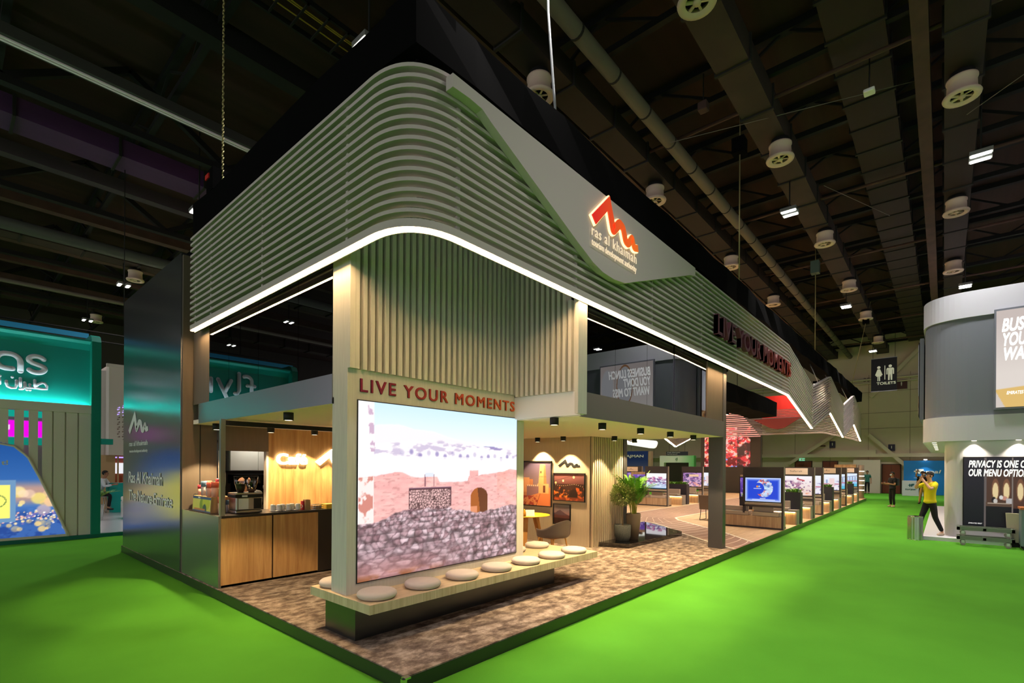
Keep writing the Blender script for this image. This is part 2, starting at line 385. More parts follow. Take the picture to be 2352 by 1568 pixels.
def make_lamp(top):
    t = thing('high_bay_lamp', 'x', 'lamp', (0,0,0), 'high-bay lamps under the roof')
    MB().box(-0.23, -0.22, 0.05, -0.07, 0.22, 0.15).box(0.07, -0.22, 0.05, 0.23, 0.22, 0.15).box(-0.07,-0.05,0.1,0.07,0.05,0.17).build('lamp_housing', mat('lamp_grey', S(120, 120, 118), 0.5), t)
    for x in (-0.15, 0.15): MB().box(x-0.05, -0.19, 0.03, x+0.05, 0.19, 0.05).build('lamp_lens', m_lampon, t)
    MB().tube([(0,0,0.16), (0,0,top-0.01)], 0.02, 6).build('drop_rod', m_steelk, t)
    return t
L0 = make_lamp(2.8); L1 = make_lamp(1.05); L1_used = False
for i, (x, y) in enumerate(LAMPS):
    if y in (0.1, 23.9):
        o = dup(L1, (0,0,0)) if L1_used else L1; L1_used = True
    else: o = L0 if i == 0 else dup(L0, (0,0,0))
    o.location = (x, y, 9.8); o['label'] = lamp_label(x, y)
    l = bpy.data.lights.new('high_bay_light', 'AREA'); l.shape = 'RECTANGLE'; l.size = 0.4; l.size_y = 0.38; l.energy = LAMP_W; l.color = (1.0, 0.93, 0.90); l.spread = math.radians(112)
    lo = bpy.data.objects.new('high_bay_light', l); COL.objects.link(lo); lo.location = (x, y, 9.81)
# long girders along X
def girder(y, z, wd, ht, lab, m, x0=-24, x1=45.9, nm='roof_girder'):
    o = MB().box(x0, y-wd/2, z, x1, y+wd/2, z+ht).build(nm, m); tag(o, lab, 'girder'); return o
girder(-3.12, 10.95, 0.28, 0.5, 'brown box girder running above the grey airline stand', m_beam)
girder(4.0, 10.9, 0.36, 0.4, 'rusty brown girder running above the slatted canopy', m_beam)
girder(8.6, 11.2, 0.4, 0.5, 'dark girder above the canopy roof', m_steelk)
girder(25.1, 11.0, 0.4, 0.45, 'pale edged girder beyond the teal stand', m_beam); girder(28.1, 11.0, 0.3, 0.4, 'thin brown girder beyond the ring vents', m_beam)
girder(31.8, 11.0, 0.3, 0.4, 'farthest brown girder over the teal stand', m_beam); girder(20.8, 11.0, 0.35, 0.4, 'brown girder above the dark logo wall', m_beam); girder(17.6, 11.15, 0.35, 0.4, 'lilac grey girder below the purple duct', mat('lilac_steel', S(66, 56, 66), 0.7))
m_duct = mat('galvanised_duct_dark', S(58, 44, 40), 0.75, metal=0.0, vary=0.25, vscale=(1.2, 1.2, 1.2)); m_ductseam = mat('duct_seam', S(36, 34, 31), 0.8)
def duct(y0, y1, z0, z1, lab, m, step=1.9, x0=-24, x1=45):
    t = thing('air_duct', lab, 'duct', (0, (y0+y1)/2, z0))
    s = MB(); s.box(x0, y0, z0, x1, y1, z1); s.cur = 1
    for x in np.arange(x0+0.5, x1, step): s.box(x, y0-0.04, z0-0.04, x+0.07, y1+0.04, z1+0.04)
    s.build('duct_body', [m, m_ductseam], t); return t
duct(-0.3, 0.4, 10.85, 11.4, 'rusty rectangular duct carrying the ring vents along the aisle', m_duct)
duct(-2.55, -1.5, 11.5, 12.0, 'wide flat duct high above the aisle', mat('duct_brown', S(44, 31, 27), 0.8), 1.3); duct(-4.15, -3.5, 10.85, 11.4, 'dark duct above the grey airline stand', mat('duct_brown', (0,0,0)), 1.9)
m_purple = mat('purple_duct', S(84, 48, 100), 0.7, vary=0.15, vscale=(0.5, 2, 2))
duct(14.7, 15.7, 11.0, 11.5, 'purple tinted duct crossing the roof beyond the canopy end', m_purple, 2.2)
duct(34.0, 34.8, 10.85, 11.4, 'brown duct over the far end of the teal stand', m_duct, 1.9); duct(23.6, 24.4, 10.85, 11.4, 'brown duct carrying the ring vent beside the logo wall', m_duct, 1.9)
duct(3.0, 3.7, 10.85, 11.35, 'dark duct with ring vents above the slatted canopy', mat('duct_brown', (0,0,0)))
def pipe(y, z, r, lab, m, rings=True):
    t = thing('roof_pipe', lab, 'pipe', (0, y, z))
    s = MB(); s.tube([(-24, y, z), (45.8, y, z)], r, 14); s.cur = 1
    if rings:
        for x in np.arange(-22, 45, 1.55): s.tube([(x, y, z), (x+0.06, y, z)], r*1.05, 14)
    s.build('pipe_body', [m, m_ductseam], t); return t
pipe(2.25, 11.0, 0.17, 'grey round ventilation pipe running above the slatted canopy', mat('pipe_grey', S(112, 104, 90), 0.7))
pipe(22.3, 10.7, 0.22, 'grey green pipe beyond the ring vent', mat('pipe_green', S(74, 78, 68), 0.7), False)
pipe(30.0, 10.6, 0.1, 'thin pale pipe low over the teal stand', mat('pipe_grey', (0,0,0)), False)
# long cable tray; lamp light on its metal lips is put into their colour
t = thing('cable_tray', 'long silver cable tray crossing the roof above the canopy end', 'cable tray', (0, 11.55, 11.0))
MB().box(-24, 11.4, 11.0, 30, 11.75, 11.25).build('tray_body', mat('tray_dark', S(64, 62, 60), 0.7), t)
MB().box(-24, 11.50, 10.97, 30, 11.56, 11.0).box(-24, 11.60, 10.97, 30, 11.66, 11.0).build('tray_lips', mat('tray_lit_silver', S(255, 236, 250), 0.5), t)
t = thing('cable_ladder', 'cable ladder with yellow wires over the canopy corner', 'cable ladder', (0, 6.6, 11.3))
b = MB()
for y in (6.2, 7.0): b.box(-24, y, 11.3, 30, y+0.05, 11.42)
for x in np.arange(-10, 30, 0.45): b.box(x, 6.2, 11.3, x+0.04, 7.0, 11.33)
b.build('ladder', m_steelk, t); b = MB()
for y in (6.45, 6.5, 6.72): b.tube([(-24, y, 11.36), (30, y, 11.36)], 0.014, 5)
b.build('yellow_wires', mat('yellow_wire', S(190, 160, 60), 0.6), t)
# purlins along Y with truss diagonals: one object per roof truss
for i, x in enumerate(np.arange(-8.0, 45.5, 3.1)):
    b = MB(); b.box(x-0.07, -39, 11.55, x+0.07, 44, 11.7); b.box(x-0.1, -39, 12.42, x+0.1, 44, 12.6)
    for k, y in enumerate(np.arange(-39, 43, 1.6)):
        b.beam((x, y, 11.6 if k % 2 else 12.5), (x, y+1.6, 12.5 if k % 2 else 11.6), 0.06, 0.06)
    o = b.build('roof_truss', m_steelk); tag(o, 'dark steel roof truss spanning across the hall', 'truss', 'roof trusses across the hall')
for i, y in enumerate((13.0, 19.2, 26.4, 33.0)):
    b = MB()
    for k, x in enumerate(np.arange(-9, 20, 2.4)):
        b.beam((x, y, 10.95 if k % 2 else 12.5), (x+2.4, y, 12.5 if k % 2 else 10.95), 0.16, 0.16)
    b.box(-9, y-0.12, 10.8, 20, y+0.12, 10.98)
    o = b.build('lattice_girder', m_steelk); tag(o, ('dark lattice girder nearest the canopy end', 'dark lattice girder above the dark logo wall top', 'dark lattice girder beyond the ring vent', 'farthest dark lattice girder over the teal stand')[i], 'girder')
for i, x in enumerate(np.arange(4.7, 44, 6.2)):
    o = MB().tube([(x, -14, 11.2), (x, 5.5, 11.2)], 0.05, 8).build('sprinkler_pipe', m_beam); tag(o, 'thin brown sprinkler pipe crossing the aisle roof', 'pipe', 'sprinkler pipes across the aisle roof')
# ring vents (swirl diffusers)
m_vent = mat('vent_cream', S(216, 192, 172), 0.6)
def make_vent():
    t = thing('ring_vent', 'x', 'vent', (0,0,0), 'round ring vents under the ducts')
    MB().lathe([(0.20, 0.02), (0.26, -0.02), (0.33, -0.01), (0.345, 0.03), (0.33, 0.06), (0.27, 0.09), (0.26, 0.36), (0.28, 0.38), (0.28, 0.42), (0.25, 0.42), (0.24, 0.1), (0.20, 0.02)], n=28).build('vent_ring', m_vent, t)
    b = MB(); b.lathe([(0.001, 0.0), (0.07, 0.0), (0.07, 0.05), (0.001, 0.06)], n=16)
    for k in range(6):
        a = k*math.pi/3; d = Vector((math.cos(a), math.sin(a), 0)); b.obox(d*0.15+Vector((0,0,0.04)), d*0.11, Vector((-d.y, d.x, 0.3)).normalized()*0.025, (0,0,0.012))
    b.build('vent_blades', m_vent, t)
    MB().lathe([(0.24, 0.12), (0.001, 0.13)], n=20).build('vent_throat', m_black, t)
    MB().lathe([(0.22, 0.4), (0.22, 0.55)], n=20).build('vent_neck', m_steelk, t)
    return t
V0 = make_vent(); first = True
VL = [(6.2,-0.15,'ring vent cut by the top of the picture above the aisle'), (12.2,-0.15,'ring vent beneath the rusty duct before the aisle lamp'), (18.9,-0.15,'ring vent beneath the rusty duct after the aisle lamp'), (25.2,-0.15,'ring vent beneath the rusty duct beside the farther lamp'), (31.3,-0.2,'ring vent above the end of the aisle nearest but one to the far wall'), (38.2,-0.2,'ring vent hanging closest to the far wall'),
      (12.3,-3.8,'ring vent crossed by a pole beside the brown girder'), (19.0,-3.8,'ring vent over the middle of the grey airline stand'), (25.4,-3.8,'ring vent just above the rim of the grey airline stand'), (31.5,-3.8,'ring vent half hidden behind the grey stand rim'),
      (6.15,3.4,'ring vent peeping over the black drape near the canopy corner'), (12.0,3.35,'ring vent peeping over the black drape above the logo panel'), (18.9,3.2,'ring vent peeping over the black drape beyond the logo panel'), (25.3,3.1,'ring vent peeping over the black drape near the lettering end'),
      (3.1,24.3,'ring vent beside the top of the dark logo wall'), (3.3,34.3,'ring vent low above the teal stand'), (-4.6,24.3,'ring vent over the teal airline stand')]
for i, (x, y, lab) in enumerate(VL):
    o = V0 if i == 0 else dup(V0, (0,0,0))
    s = 0.95 if y > -5 else 1; o.location = (x, y, 10.3); o['label'] = lab; o.scale = (1.0, 1.0, 1.0)
# ropes, chains and rigging
m_chain = mat('brass_chain', S(170, 160, 110), 0.45, metal=0.6)
b = MB()
for k in range(95): 
    z = 6.55 + k*0.055
    b.tube([(0.45, 5.75, z), (0.45 + (0.012 if k % 2 else 0), 5.75 + (0 if k % 2 else 0.012), z+0.06)], 0.014, 5)
o = b.build('hoist_chain', m_chain); tag(o, 'brass hoist chain hanging down to the black truss by the canopy end', 'chain')
t = thing('chain_hoist', 'black chain hoist with red tag at the bottom of the brass chain', 'hoist', (0.45, 5.9, 6.6))
MB().box(0.3, 5.75, 6.62, 0.62, 6.05, 7.0).build('hoist_body', m_black, t); MB().box(0.28, 5.9, 6.85, 0.36, 6.06, 6.93).build('hoist_tag', mat('red_tag', S(200, 40, 30), 0.5), t); MB().tube([(0.45,5.8,6.62),(0.45,5.78,6.5),(0.5,5.78,6.45)], 0.02, 6).build('hoist_hook', m_steel, t)
o = MB().tube([(2.95, 0.55, 6.5), (2.86, 0.56, 7.2), (2.75, 0.58, 8.2), (2.72, 0.6, 9.6), (2.7, 0.6, 11.6)], 0.018, 7).build('power_cable', mat('cable_grey', S(170, 174, 178), 0.5)); tag(o, 'grey power cable dropping from the roof onto the black truss', 'cable')
for i, (x, z0) in enumerate(((10.9, 6.55), (21.0, 6.5), (31.5, 6.5))):
    t = thing('rigging_line', ('thin rigging line above the logo panel corner', 'rigging line with a hoist above the lettering end', 'slanting rigging line near the tip of the black truss')[i], 'rigging', (x, 0.5, z0))
    MB().tube([(x, 0.5, z0), (x-0.02*i, 0.5-0.9*(i == 2), 11.3)], 0.016, 6).build('line', m_chain, t)
    MB().box(x-0.16, 0.36-0.7*(i == 2), 10.1 if i != 1 else 10.0, x+0.16, 0.66-0.7*(i == 2), 10.5).build('hoist', m_black if i != 1 else mat('hoist_green', S(70, 90, 80), 0.6), t)
for i, (a, c) in enumerate((((10.0, 2.0, 10.6), (12.5, -3.0, 11.2)), ((13.0, -3.9, 10.25), (9.5, -8.0, 10.5)), ((15.8, -0.6, 11.0), (20.0, -2.0, 11.2)))):
    o = MB().tube([a, c], 0.008, 6).build('steel_wire', mat('dull_steel', S(120,112,104), 0.6)); tag(o, ('steel wire crossing the roof between two ducts', 'steel wire running out from the ring vent by the girder', 'short steel wire near the brown girder')[i], 'wire')
for i, (x, y) in enumerate(((11.3, -2.2), (9.4, 0.9))):
    t = thing('ceiling_box', ('white wireless box fixed under a roof pipe', 'rusty unit hung between roof pipes')[i], 'box', (x, y, 10.6))
    MB().box(x-0.11, y-0.11, 10.6, x+0.11, y+0.11, 10.68 if i == 0 else 10.8).build('box_body', m_white if i == 0 else m_beam, t, bevel=0.03); MB().tube([(x, y, 10.7), (x, y, 11.5)], 0.015, 6).build('box_rod', m_steelk, t)

# black cloth wrapped trusses above the canopy
def wrapped(pts, wd, ht, lab, seed):
    """cloth wrapped box truss: one crumpled run per leg, legs overlapping at the corners"""
    rng = random.Random(seed); b = MB()
    for q in range(len(pts)-1):
        a = Vector(pts[q]); c = Vector(pts[q+1]); d = (c-a).normalized(); sd = Vector((-d.y, d.x, 0)).normalized()
        a = a - d*wd*0.5*(q > 0); c = c + d*wd*0.5*(q < len(pts)-2); n = max(2, int((c-a).length/0.8)); vs = []; fs = []
        for k in range(n+1):
            p = a + (c-a)*k/n
            for e, g in ((-1,-1),(1,-1),(1,1),(-1,1)):
                j = lambda: rng.uniform(-0.025, 0.025)
                vs.append(p + sd*(e*wd/2 + j()) + Vector((0,0,g*ht/2 + j())))
        for i in range(n):
            for k in range(4): fs.append((i*4+k, i*4+(k+1)%4, (i+1)*4+(k+1)%4, (i+1)*4+k))
        fs += [(3,2,1,0), tuple(4*n+k for k in range(4))]
        b.add(vs, fs, False)
    o = b.build('wrapped_truss', m_black); tag(o, lab, 'truss'); return o
wrapped([(0.5, 6.5, 6.28), (0.5, 0.5, 6.28), (34.2, 0.5, 6.28)], 0.5, 0.55, 'black cloth wrapped truss following the top of the slatted canopy', 3)
wrapped([(15.5, 3.6, 5.0), (25.5, 3.6, 4.95)], 1.3, 0.75, 'black wrapped truss hanging under the canopy before the red stand', 5)
# ================================================================== the slatted two-storey stand
def carpet_mat():
    m = mat('brown_mottled_carpet', S(140, 120, 100), 0.95, spec=0.1); nt = m.node_tree; b = nt.nodes['Principled BSDF']
    tc = nt.nodes.new('ShaderNodeTexCoord')
    def noise(sc, d, rgh=0.6):
        mp = nt.nodes.new('ShaderNodeMapping'); mp.inputs['Scale'].default_value = sc; nt.links.new(tc.outputs['Object'], mp.inputs[0])
        n = nt.nodes.new('ShaderNodeTexNoise'); n.inputs['Scale'].default_value = 1; n.inputs['Detail'].default_value = d; n.inputs['Roughness'].default_value = rgh; n.inputs['Distortion'].default_value = 0.15
        nt.links.new(mp.outputs[0], n.inputs[0]); return n
    n1 = noise((4.6, 7.0, 1), 6, 0.68); n2 = noise((70, 70, 1), 2)
    r = nt.nodes.new('ShaderNodeValToRGB'); e = r.color_ramp.elements
    e[0].position = 0.34; e[0].color = (*S(84, 72, 63), 1); e[1].position = 0.64; e[1].color = (*S(184, 167, 150), 1)
    x = r.color_ramp.elements.new(0.48); x.color = (*S(130, 113, 99), 1)
    nt.links.new(n1.outputs['Fac'], r.inputs[0])
    mx = nt.nodes.new('ShaderNodeMixRGB'); mx.blend_type = 'MULTIPLY'; mx.inputs[0].default_value = 0.35
    nt.links.new(r.outputs[0], mx.inputs[1]); nt.links.new(n2.outputs['Fac'], mx.inputs[2]); nt.links.new(mx.outputs[0], b.inputs['Base Color'])
    bp = nt.nodes.new('ShaderNodeBump'); bp.inputs['Strength'].default_value = 0.3; bp.inputs['Distance'].default_value = 0.01
    nt.links.new(n2.outputs['Fac'], bp.inputs['Height']); nt.links.new(bp.outputs[0], b.inputs['Normal']); return m
m_carpet = carpet_mat()
m_floorw = wood('pale_lounge_floor', S(216, 186, 146), S(190, 156, 116), (1.2, 9, 1), 0.5)
m_path = wood('pink_brown_path_floor', S(176, 140, 116), S(150, 114, 92), (3, 3, 1), 0.5)
m_line = mat('white_inlay', S(246, 238, 220), 0.5)
P = 0.15
pf = thing('stand_platform', 'raised exhibition stand floor with dark kerb and mottled carpet', 'platform', (0, 0, 0), kind='structure')
MB().box(0, 0, 0.0, 34.2, 10.45, P-0.012).build('kerb', m_kerb, pf)
low = [(9.05,0.0),(10.0,1.08),(10.96,2.06),(12.1,3.02),(12.7,3.7),(12.82,4.3),(12.6,5.0),(11.6,5.8)]
isl = [(10.46,0.0),(11.74,1.05),(12.6,1.86),(14.08,3.3)]
lowr = rounded_path(low, 0.35, 5)
islr = rounded_path([(10.46,0.0),(11.74,1.05),(14.1,3.4),(14.75,3.78),(34.1,3.78)], [0,0.4,0.6,0.5,0], 6)
MB().prism([(0.004,0.004)] + [tuple(p) for p in lowr] + [(11.6,10.4),(0.004,10.4)], 'z', P-0.012, P).build('carpet', m_carpet, pf)
MB().prism([tuple(p) for p in lowr] + [(34.1,5.8)] + [tuple(p) for p in reversed(islr)], 'z', P-0.012, P-0.002).build('path_floor', m_path, pf)
MB().prism([tuple(p) for p in islr] + [(34.19,3.78),(34.19,0.004)], 'z', P-0.012, P).prism([(11.6,5.8),(34.19,5.8),(34.19,10.4),(11.6,10.4)], 'z', P-0.012, P).build('lounge_floor', m_floorw, pf)
def ribbon(mb, pts, wd, z=P+0.001):
    pts = [Vector(p) for p in pts]
    L = []; R = []
    for i, p in enumerate(pts):
        d = (pts[min(i+1, len(pts)-1)] - pts[max(i-1, 0)]).normalized(); n = Vector((-d.y, d.x)); L.append(p+n*wd/2); R.append(p-n*wd/2)
    vs = [(p.x, p.y, z) for p in L] + [(p.x, p.y, z) for p in R]; n = len(pts)
    mb.add(vs, [(i, i+1, n+i+1, n+i) for i in range(n-1)], False)
b = MB(); ribbon(b, lowr, 0.06); ribbon(b, islr, 0.07); ribbon(b, [(12.6,5.78),(34,5.78)], 0.06); b.build('border_lines', m_line, pf)
b = MB()
def along(pts, t):
    pts = [Vector(p) for p in pts]; ls = [(pts[i+1]-pts[i]).length for i in range(len(pts)-1)]; s = t*sum(ls)
    for i, l in enumerate(ls):
        if s <= l: return pts[i] + (pts[i+1]-pts[i])*(s/l)
        s -= l
    return pts[-1]
lowA = [Vector(p) for p in low[:5]]; islA = [Vector(p) for p in isl]
for k in range(13):
    t0 = 0.03 + k*0.078; a = along(lowA, t0); c = along(islA, min(1, t0+0.03)); m_ = (a+c)/2 + Vector((0.16, -0.16)); 
    pts = [a*(1-s)**2 + m_*2*s*(1-s) + c*s*s for s in [q/10 for q in range(11)]]; ribbon(b, pts, 0.035)
for k in range(9):
    y = 4.0 + k*0.2; x0 = 12.9 - 0.02*k
    ribbon(b, rounded_path([(x0+(k-4)*0.0, y-0.9*(1-k/9)), (14.2, y), (15.2, y), (34, y)], 0.5, 4), 0.018)
b.build('contour_lines', mat('inlay_line_soft', S(226, 204, 184), 0.5), pf)

# ------------------------------------------------------------------ slatted canopy
cn = thing('slatted_canopy', 'grey horizontally slatted canopy with rounded corner wrapping the stand top', 'canopy', (0, 0, 4.2))
base = rounded_path([(0.0, 5.82), (0.0, 0.0), (14.1, 0.0)], [0, 0.62, 0], 16)
zz = rounded_path([(8.0, 0.0), (14.1, 0.0), (17.76, -0.79), (21.44, 0.08), (25.04, -0.77), (28.6, 0.08), (31.5, -0.68)], [0, 0.9, 0.10, 0.7, 0.10, 0.7, 0], 7)
path = [(p.x, p.y, 0.0) for p in base[:-1]] + [(p.x, 0.0, p.y) for p in zz[1:]]
path += [(31.5, 0.9, -0.40), (31.5, 1.86, -0.14), (31.5, 9.6, -0.14)]
def sweep(mb, path, z0, z1, d0, d1):
    n = len(path); vs = []
    for i, p in enumerate(path):
        a = Vector(path[max(i-1,0)][:2]); c = Vector(path[min(i+1,n-1)][:2]); q = Vector(p[:2])
        t1 = (q-a); t2 = (c-q)
        if t1.length < 1e-6: t1 = t2
        if t2.length < 1e-6: t2 = t1
        t1 = t1.normalized(); t2 = t2.normalized(); n1 = Vector((-t1.y, t1.x)); n2 = Vector((-t2.y, t2.x)); nn = (n1+n2).normalized(); k = 1/max(0.5, nn.dot(n1))
        for d, z in ((d0, z0), (d0, z1), (d1, z1), (d1, z0)): vs.append((q.x+nn.x*d*k, q.y+nn.y*d*k, p[2]+z))
    fs = [(i*4+k, i*4+(k+1)%4, (i+1)*4+(k+1)%4, (i+1)*4+k) for i in range(n-1) for k in range(4)] + [(3,2,1,0), tuple(4*(n-1)+k for k in range(4))]
    mb.add(vs, fs, False)
b = MB(); NS = 16
for k in range(NS):
    z0 = 4.225 + k*0.0953
    sweep(b, path, z0, z0+0.036, 0.0, 0.105)
b.build('slat_cladding', m_slat, cn)
b = MB(); sweep(b, path, 4.185, 4.225, 0.0, 0.08); sweep(b, path, 4.160, 4.19, 0.066, 0.08); b.build('light_channel', m_slat, cn)
b = MB(); sweep(b, path, 4.176, 4.184, 0.012, 0.050); b.build('led_strip', m_led, cn)
rods = [(0.06, y) for y in (1.09, 3.13, 4.99, 5.7)] + [(x, 0.06) for x in (0.62, 2.67, 4.87, 7.05, 9.2, 11.24, 13.4)]
for x, y in rods: MB().box(x-0.02, y-0.02, 4.2, x+0.02, y+0.02, 5.68).build('support_rod', m_slat, cn)
def zoff(x):
    for i in range(len(zz)-1):
        if zz[i].x <= x <= zz[i+1].x: return zz[i].y + (zz[i+1].y-zz[i].y)*(x-zz[i].x)/(zz[i+1].x-zz[i].x+1e-9)
    return 0
for x in (15.6, 17.3, 18.6, 20.6, 22.6, 24.4, 26.4, 28.0, 30.2): MB().box(x-0.02, 0.05, 4.2+zoff(x), x+0.02, 0.09, 5.68+zoff(x)).build('support_rod', m_slat, cn)
# V part of the return ribbon, the red light on it put into its paint
MB().prism([(5.6,4.98),(4.6,4.42),(4.2,4.33),(3.8,4.42),(2.9,5.02)], 'x', 31.1, 31.16).build('red_lit_ribbon_part', mat('red_light_paint', S(150, 60, 50), 0.7), cn)
# hanging rods of canopy
for x in (16.0, 17.0, 19.4, 22.5, 27.2, 30.4): MB().tube([(x, 0.1, 5.6+zoff(x)), (x, 0.5, 6.3)], 0.015, 6).build('hanging_rod', m_steel, cn)
# logo panel
pan = [(0.41,5.615),(0.41,5.488),(0.62,5.5),(0.80,5.49),(0.92,5.43),(2.5,4.765),(2.85,4.63),(3.1,4.575),(3.4,4.565),(3.7,4.60),(6.1,5.42),(6.33,5.465),(6.33,5.615)]
fp = MB().prism(pan, 'y', -0.10, -0.005).build('fascia_panel', m_slat, cn)
LOGO = [(0.0,0.24),(0.30,0.93),(0.40,0.30),(0.47,0.26),(0.58,0.60),(0.66,0.56),(0.74,0.18),(0.80,0.16),(0.92,0.42)] 
def logo_poly(grow=0.0, n=6):
    c = [(0.03,0.14),(0.315,0.90),(0.42,0.22),(0.55,0.56),(0.63,0.50),(0.69,0.16),(0.75,0.13),(0.84,0.40),(0.89,0.14),(0.98,0.20)]
    c = rounded_path([(x*2.6, y) for x, y in c], [0,0.0,0.03,0.12,0.10,0.10,0.10,0.04,0.1,0], n)
    wd = [0.28 - 0.07*i/(len(c)-1) for i in range(len(c))]
    L = []; R = []
    for i, p in enumerate(c):
        d1 = (p - c[max(i-1,0)]); d2 = (c[min(i+1,len(c)-1)] - p)
        if d1.length < 1e-6: d1 = d2
        if d2.length < 1e-6: d2 = d1
        n1 = Vector((-d1.y, d1.x)).normalized(); n2 = Vector((-d2.y, d2.x)).normalized(); nn = (n1+n2).normalized(); k = min(1.7, 1/max(0.3, nn.dot(n1)))
        L.append(p + nn*(wd[i]/2+grow)*k); R.append(p - nn*(wd[i]/2+grow)*k)
    if grow: 
        d = (c[0]-c[1]).normalized(); L[0] += d*grow; R[0] += d*grow; d = (c[-1]-c[-2]).normalized(); L[-1] += d*grow; R[-1] += d*grow
    return [(p.x/2.6, p.y) for p in L], [(p.x/2.6, p.y) for p in R]
def logo_mb(mb, org, xd, yd, wd, ht, d0, d1, grow=0.0):
    """the wavy mountain mark as a thick plate; d0/d1 = offsets along the outward normal"""
    L, R = logo_poly(grow); xd = Vector(xd); yd = Vector(yd); zd = xd.cross(yd); org = Vector(org); n = len(L); vs = []
    for d in (d0, d1):
        for q in (L, R): vs += [org + xd*(x*wd) + yd*(y*ht) + zd*d for x, y in q]
    f = []
    for i in range(n-1):
        f += [(i, i+1, n+i+1, n+i), (2*n+i, 2*n+i+1, 3*n+i+1, 3*n+i), (i, i+1, 2*n+i+1, 2*n+i), (n+i, n+i+1, 3*n+i+1, 3*n+i)]
    f += [(0, n, 3*n, 2*n), (n-1, 2*n-1, 4*n-1, 3*n-1)]
    mb.add(vs, f, False)
def grad_paint(name, c1, c2, x0, x1, axis='X', emit=0.0, rough=0.5):
    m = mat(name, c1, rough); nt = m.node_tree; b = nt.nodes['Principled BSDF']
    tc = nt.nodes.new('ShaderNodeTexCoord'); sp = nt.nodes.new('ShaderNodeSeparateXYZ'); mr = nt.nodes.new('ShaderNodeMapRange'); mx = nt.nodes.new('ShaderNodeMixRGB')
    mr.inputs[1].default_value = x0; mr.inputs[2].default_value = x1; mx.inputs[1].default_value = (*c1,1); mx.inputs[2].default_value = (*c2,1)
    nt.links.new(tc.outputs['Object'], sp.inputs[0]); nt.links.new(sp.outputs[axis], mr.inputs[0]); nt.links.new(mr.outputs[0], mx.inputs[0]); nt.links.new(mx.outputs[0], b.inputs['Base Color'])
    if emit: nt.links.new(mx.outputs[0], b.inputs['Emission Color']); b.inputs['Emission Strength'].default_value = emit
    return m
m_logored = grad_paint('logo_red_orange', S(224, 34, 36), S(240, 110, 36), 2.75, 4.0, emit=0.55)
b = MB(); logo_mb(b, (2.76,-0.10,5.09), (1,0,0), (0,0,1), 1.27, 0.46, 0.0, 0.03, 0.022); lg = b.build('logo_glow_edge', m_ledsoft, fp)
b = MB(); logo_mb(b, (2.76,-0.10,5.09), (1,0,0), (0,0,1), 1.27, 0.46, 0.02, 0.045); b.build('logo_mark', m_logored, fp)
m_glowtxt = emis('lit_lettering', (1.0, 0.80, 0.50), 0.95)
b = MB().text('ras al khaimah', (2.77,-0.125,4.955), (1,0,0), (0,0,1), 1.22, 0.145, 0.003, 0.0, cap=0.74, track=1.12); b.build('lettering_name', m_glowtxt, fp)
b = MB().text('tourism development authority', (2.77,-0.125,4.83), (1,0,0), (0,0,1), 1.22, 0.092, 0.003, 0.0, cap=0.74); b.build('lettering_tagline', m_glowtxt, fp)
m_lym = grad_paint('burgundy_to_red_paint', S(108, 52, 68), S(178, 62, 46), 9.5, 14.0)
MB().text('LIVE YOUR MOMENTS', (7.58,-0.05,4.68), (1,0,0), (0,0,1), 6.32, 0.42, 0.045, 0.012).build('lettering_slogan', m_lym, cn)
# small amber floodlights on top of the canopy rear edge
for i, x in enumerate((10.4, 13.1)):
    t = thing('flood_lamp', ('small amber floodlight peeping over the canopy above its lettering', 'small amber floodlight peeping over the first ribbon bend')[i], 'lamp', (x, 0.35, 5.75))
    MB().box(x-0.08, 0.25, 5.72, x+0.08, 0.42, 5.84).build('lamp_body', m_black, t); MB().ball((x, 0.24, 5.80), 0.05, 10, 8).build('lamp_lens', emis('amber_lamp', (1.0,0.62,0.22), 40.0), t)

# floodlights clamped under the wrapped truss, lighting the lounge below
fl0 = None
for i, (x, y, lab) in enumerate(((15.5,1.0,'floodlight under the black truss above the nearest lounge bench'), (20.0,1.0,'floodlight under the black truss above the Safarak booth'), (24.5,1.0,'floodlight under the black truss over the middle of the ribbon'), (29.5,1.0,'floodlight under the black truss near its tip'), (16.0,4.4,'floodlight on the inner black truss above the lounge path'), (22.0,4.4,'floodlight on the inner black truss above the blossom screen'))):
    z = 5.95 if y < 2 else 4.5
    if fl0 is None:
        fl0 = thing('lounge_floodlight', lab, 'lamp', (0,0,0), 'floodlights over the lounge'); o = fl0
        MB().box(-0.12,-0.16,0,0.12,0.16,0.12).build('lamp_body', m_black, fl0); MB().box(-0.10,-0.13,-0.01,0.10,0.13,0).build('lamp_lens', emis('flood_lens',(1,0.86,0.62),6.0), fl0); MB().box(-0.015,-0.5 if False else -0.3,0.12,0.015,0.02,0.15).build('lamp_arm', m_black, fl0)
    else: o = dup(fl0, (0,0,0), None, lab)
    o.location = (x, y, z)
    l = bpy.data.lights.new('flood_beam','SPOT'); l.energy = 620; l.color = (1.0,0.80,0.56); l.spot_size = math.radians(120); l.spot_blend = 0.6; l.shadow_soft_size = 0.12
    lo = bpy.data.objects.new('flood_beam', l); COL.objects.link(lo); lo.location = (x, y, z-0.03)
cb = MB().box(-0.03,-0.03,0.135,0.03,0.03,0.152).box(-0.045,-0.02,0.10,-0.005,0.02,0.14).build('corner_clip', m_chrome); tag(cb, 'tiny silver clip on the nearest corner of the kerb', 'clip')
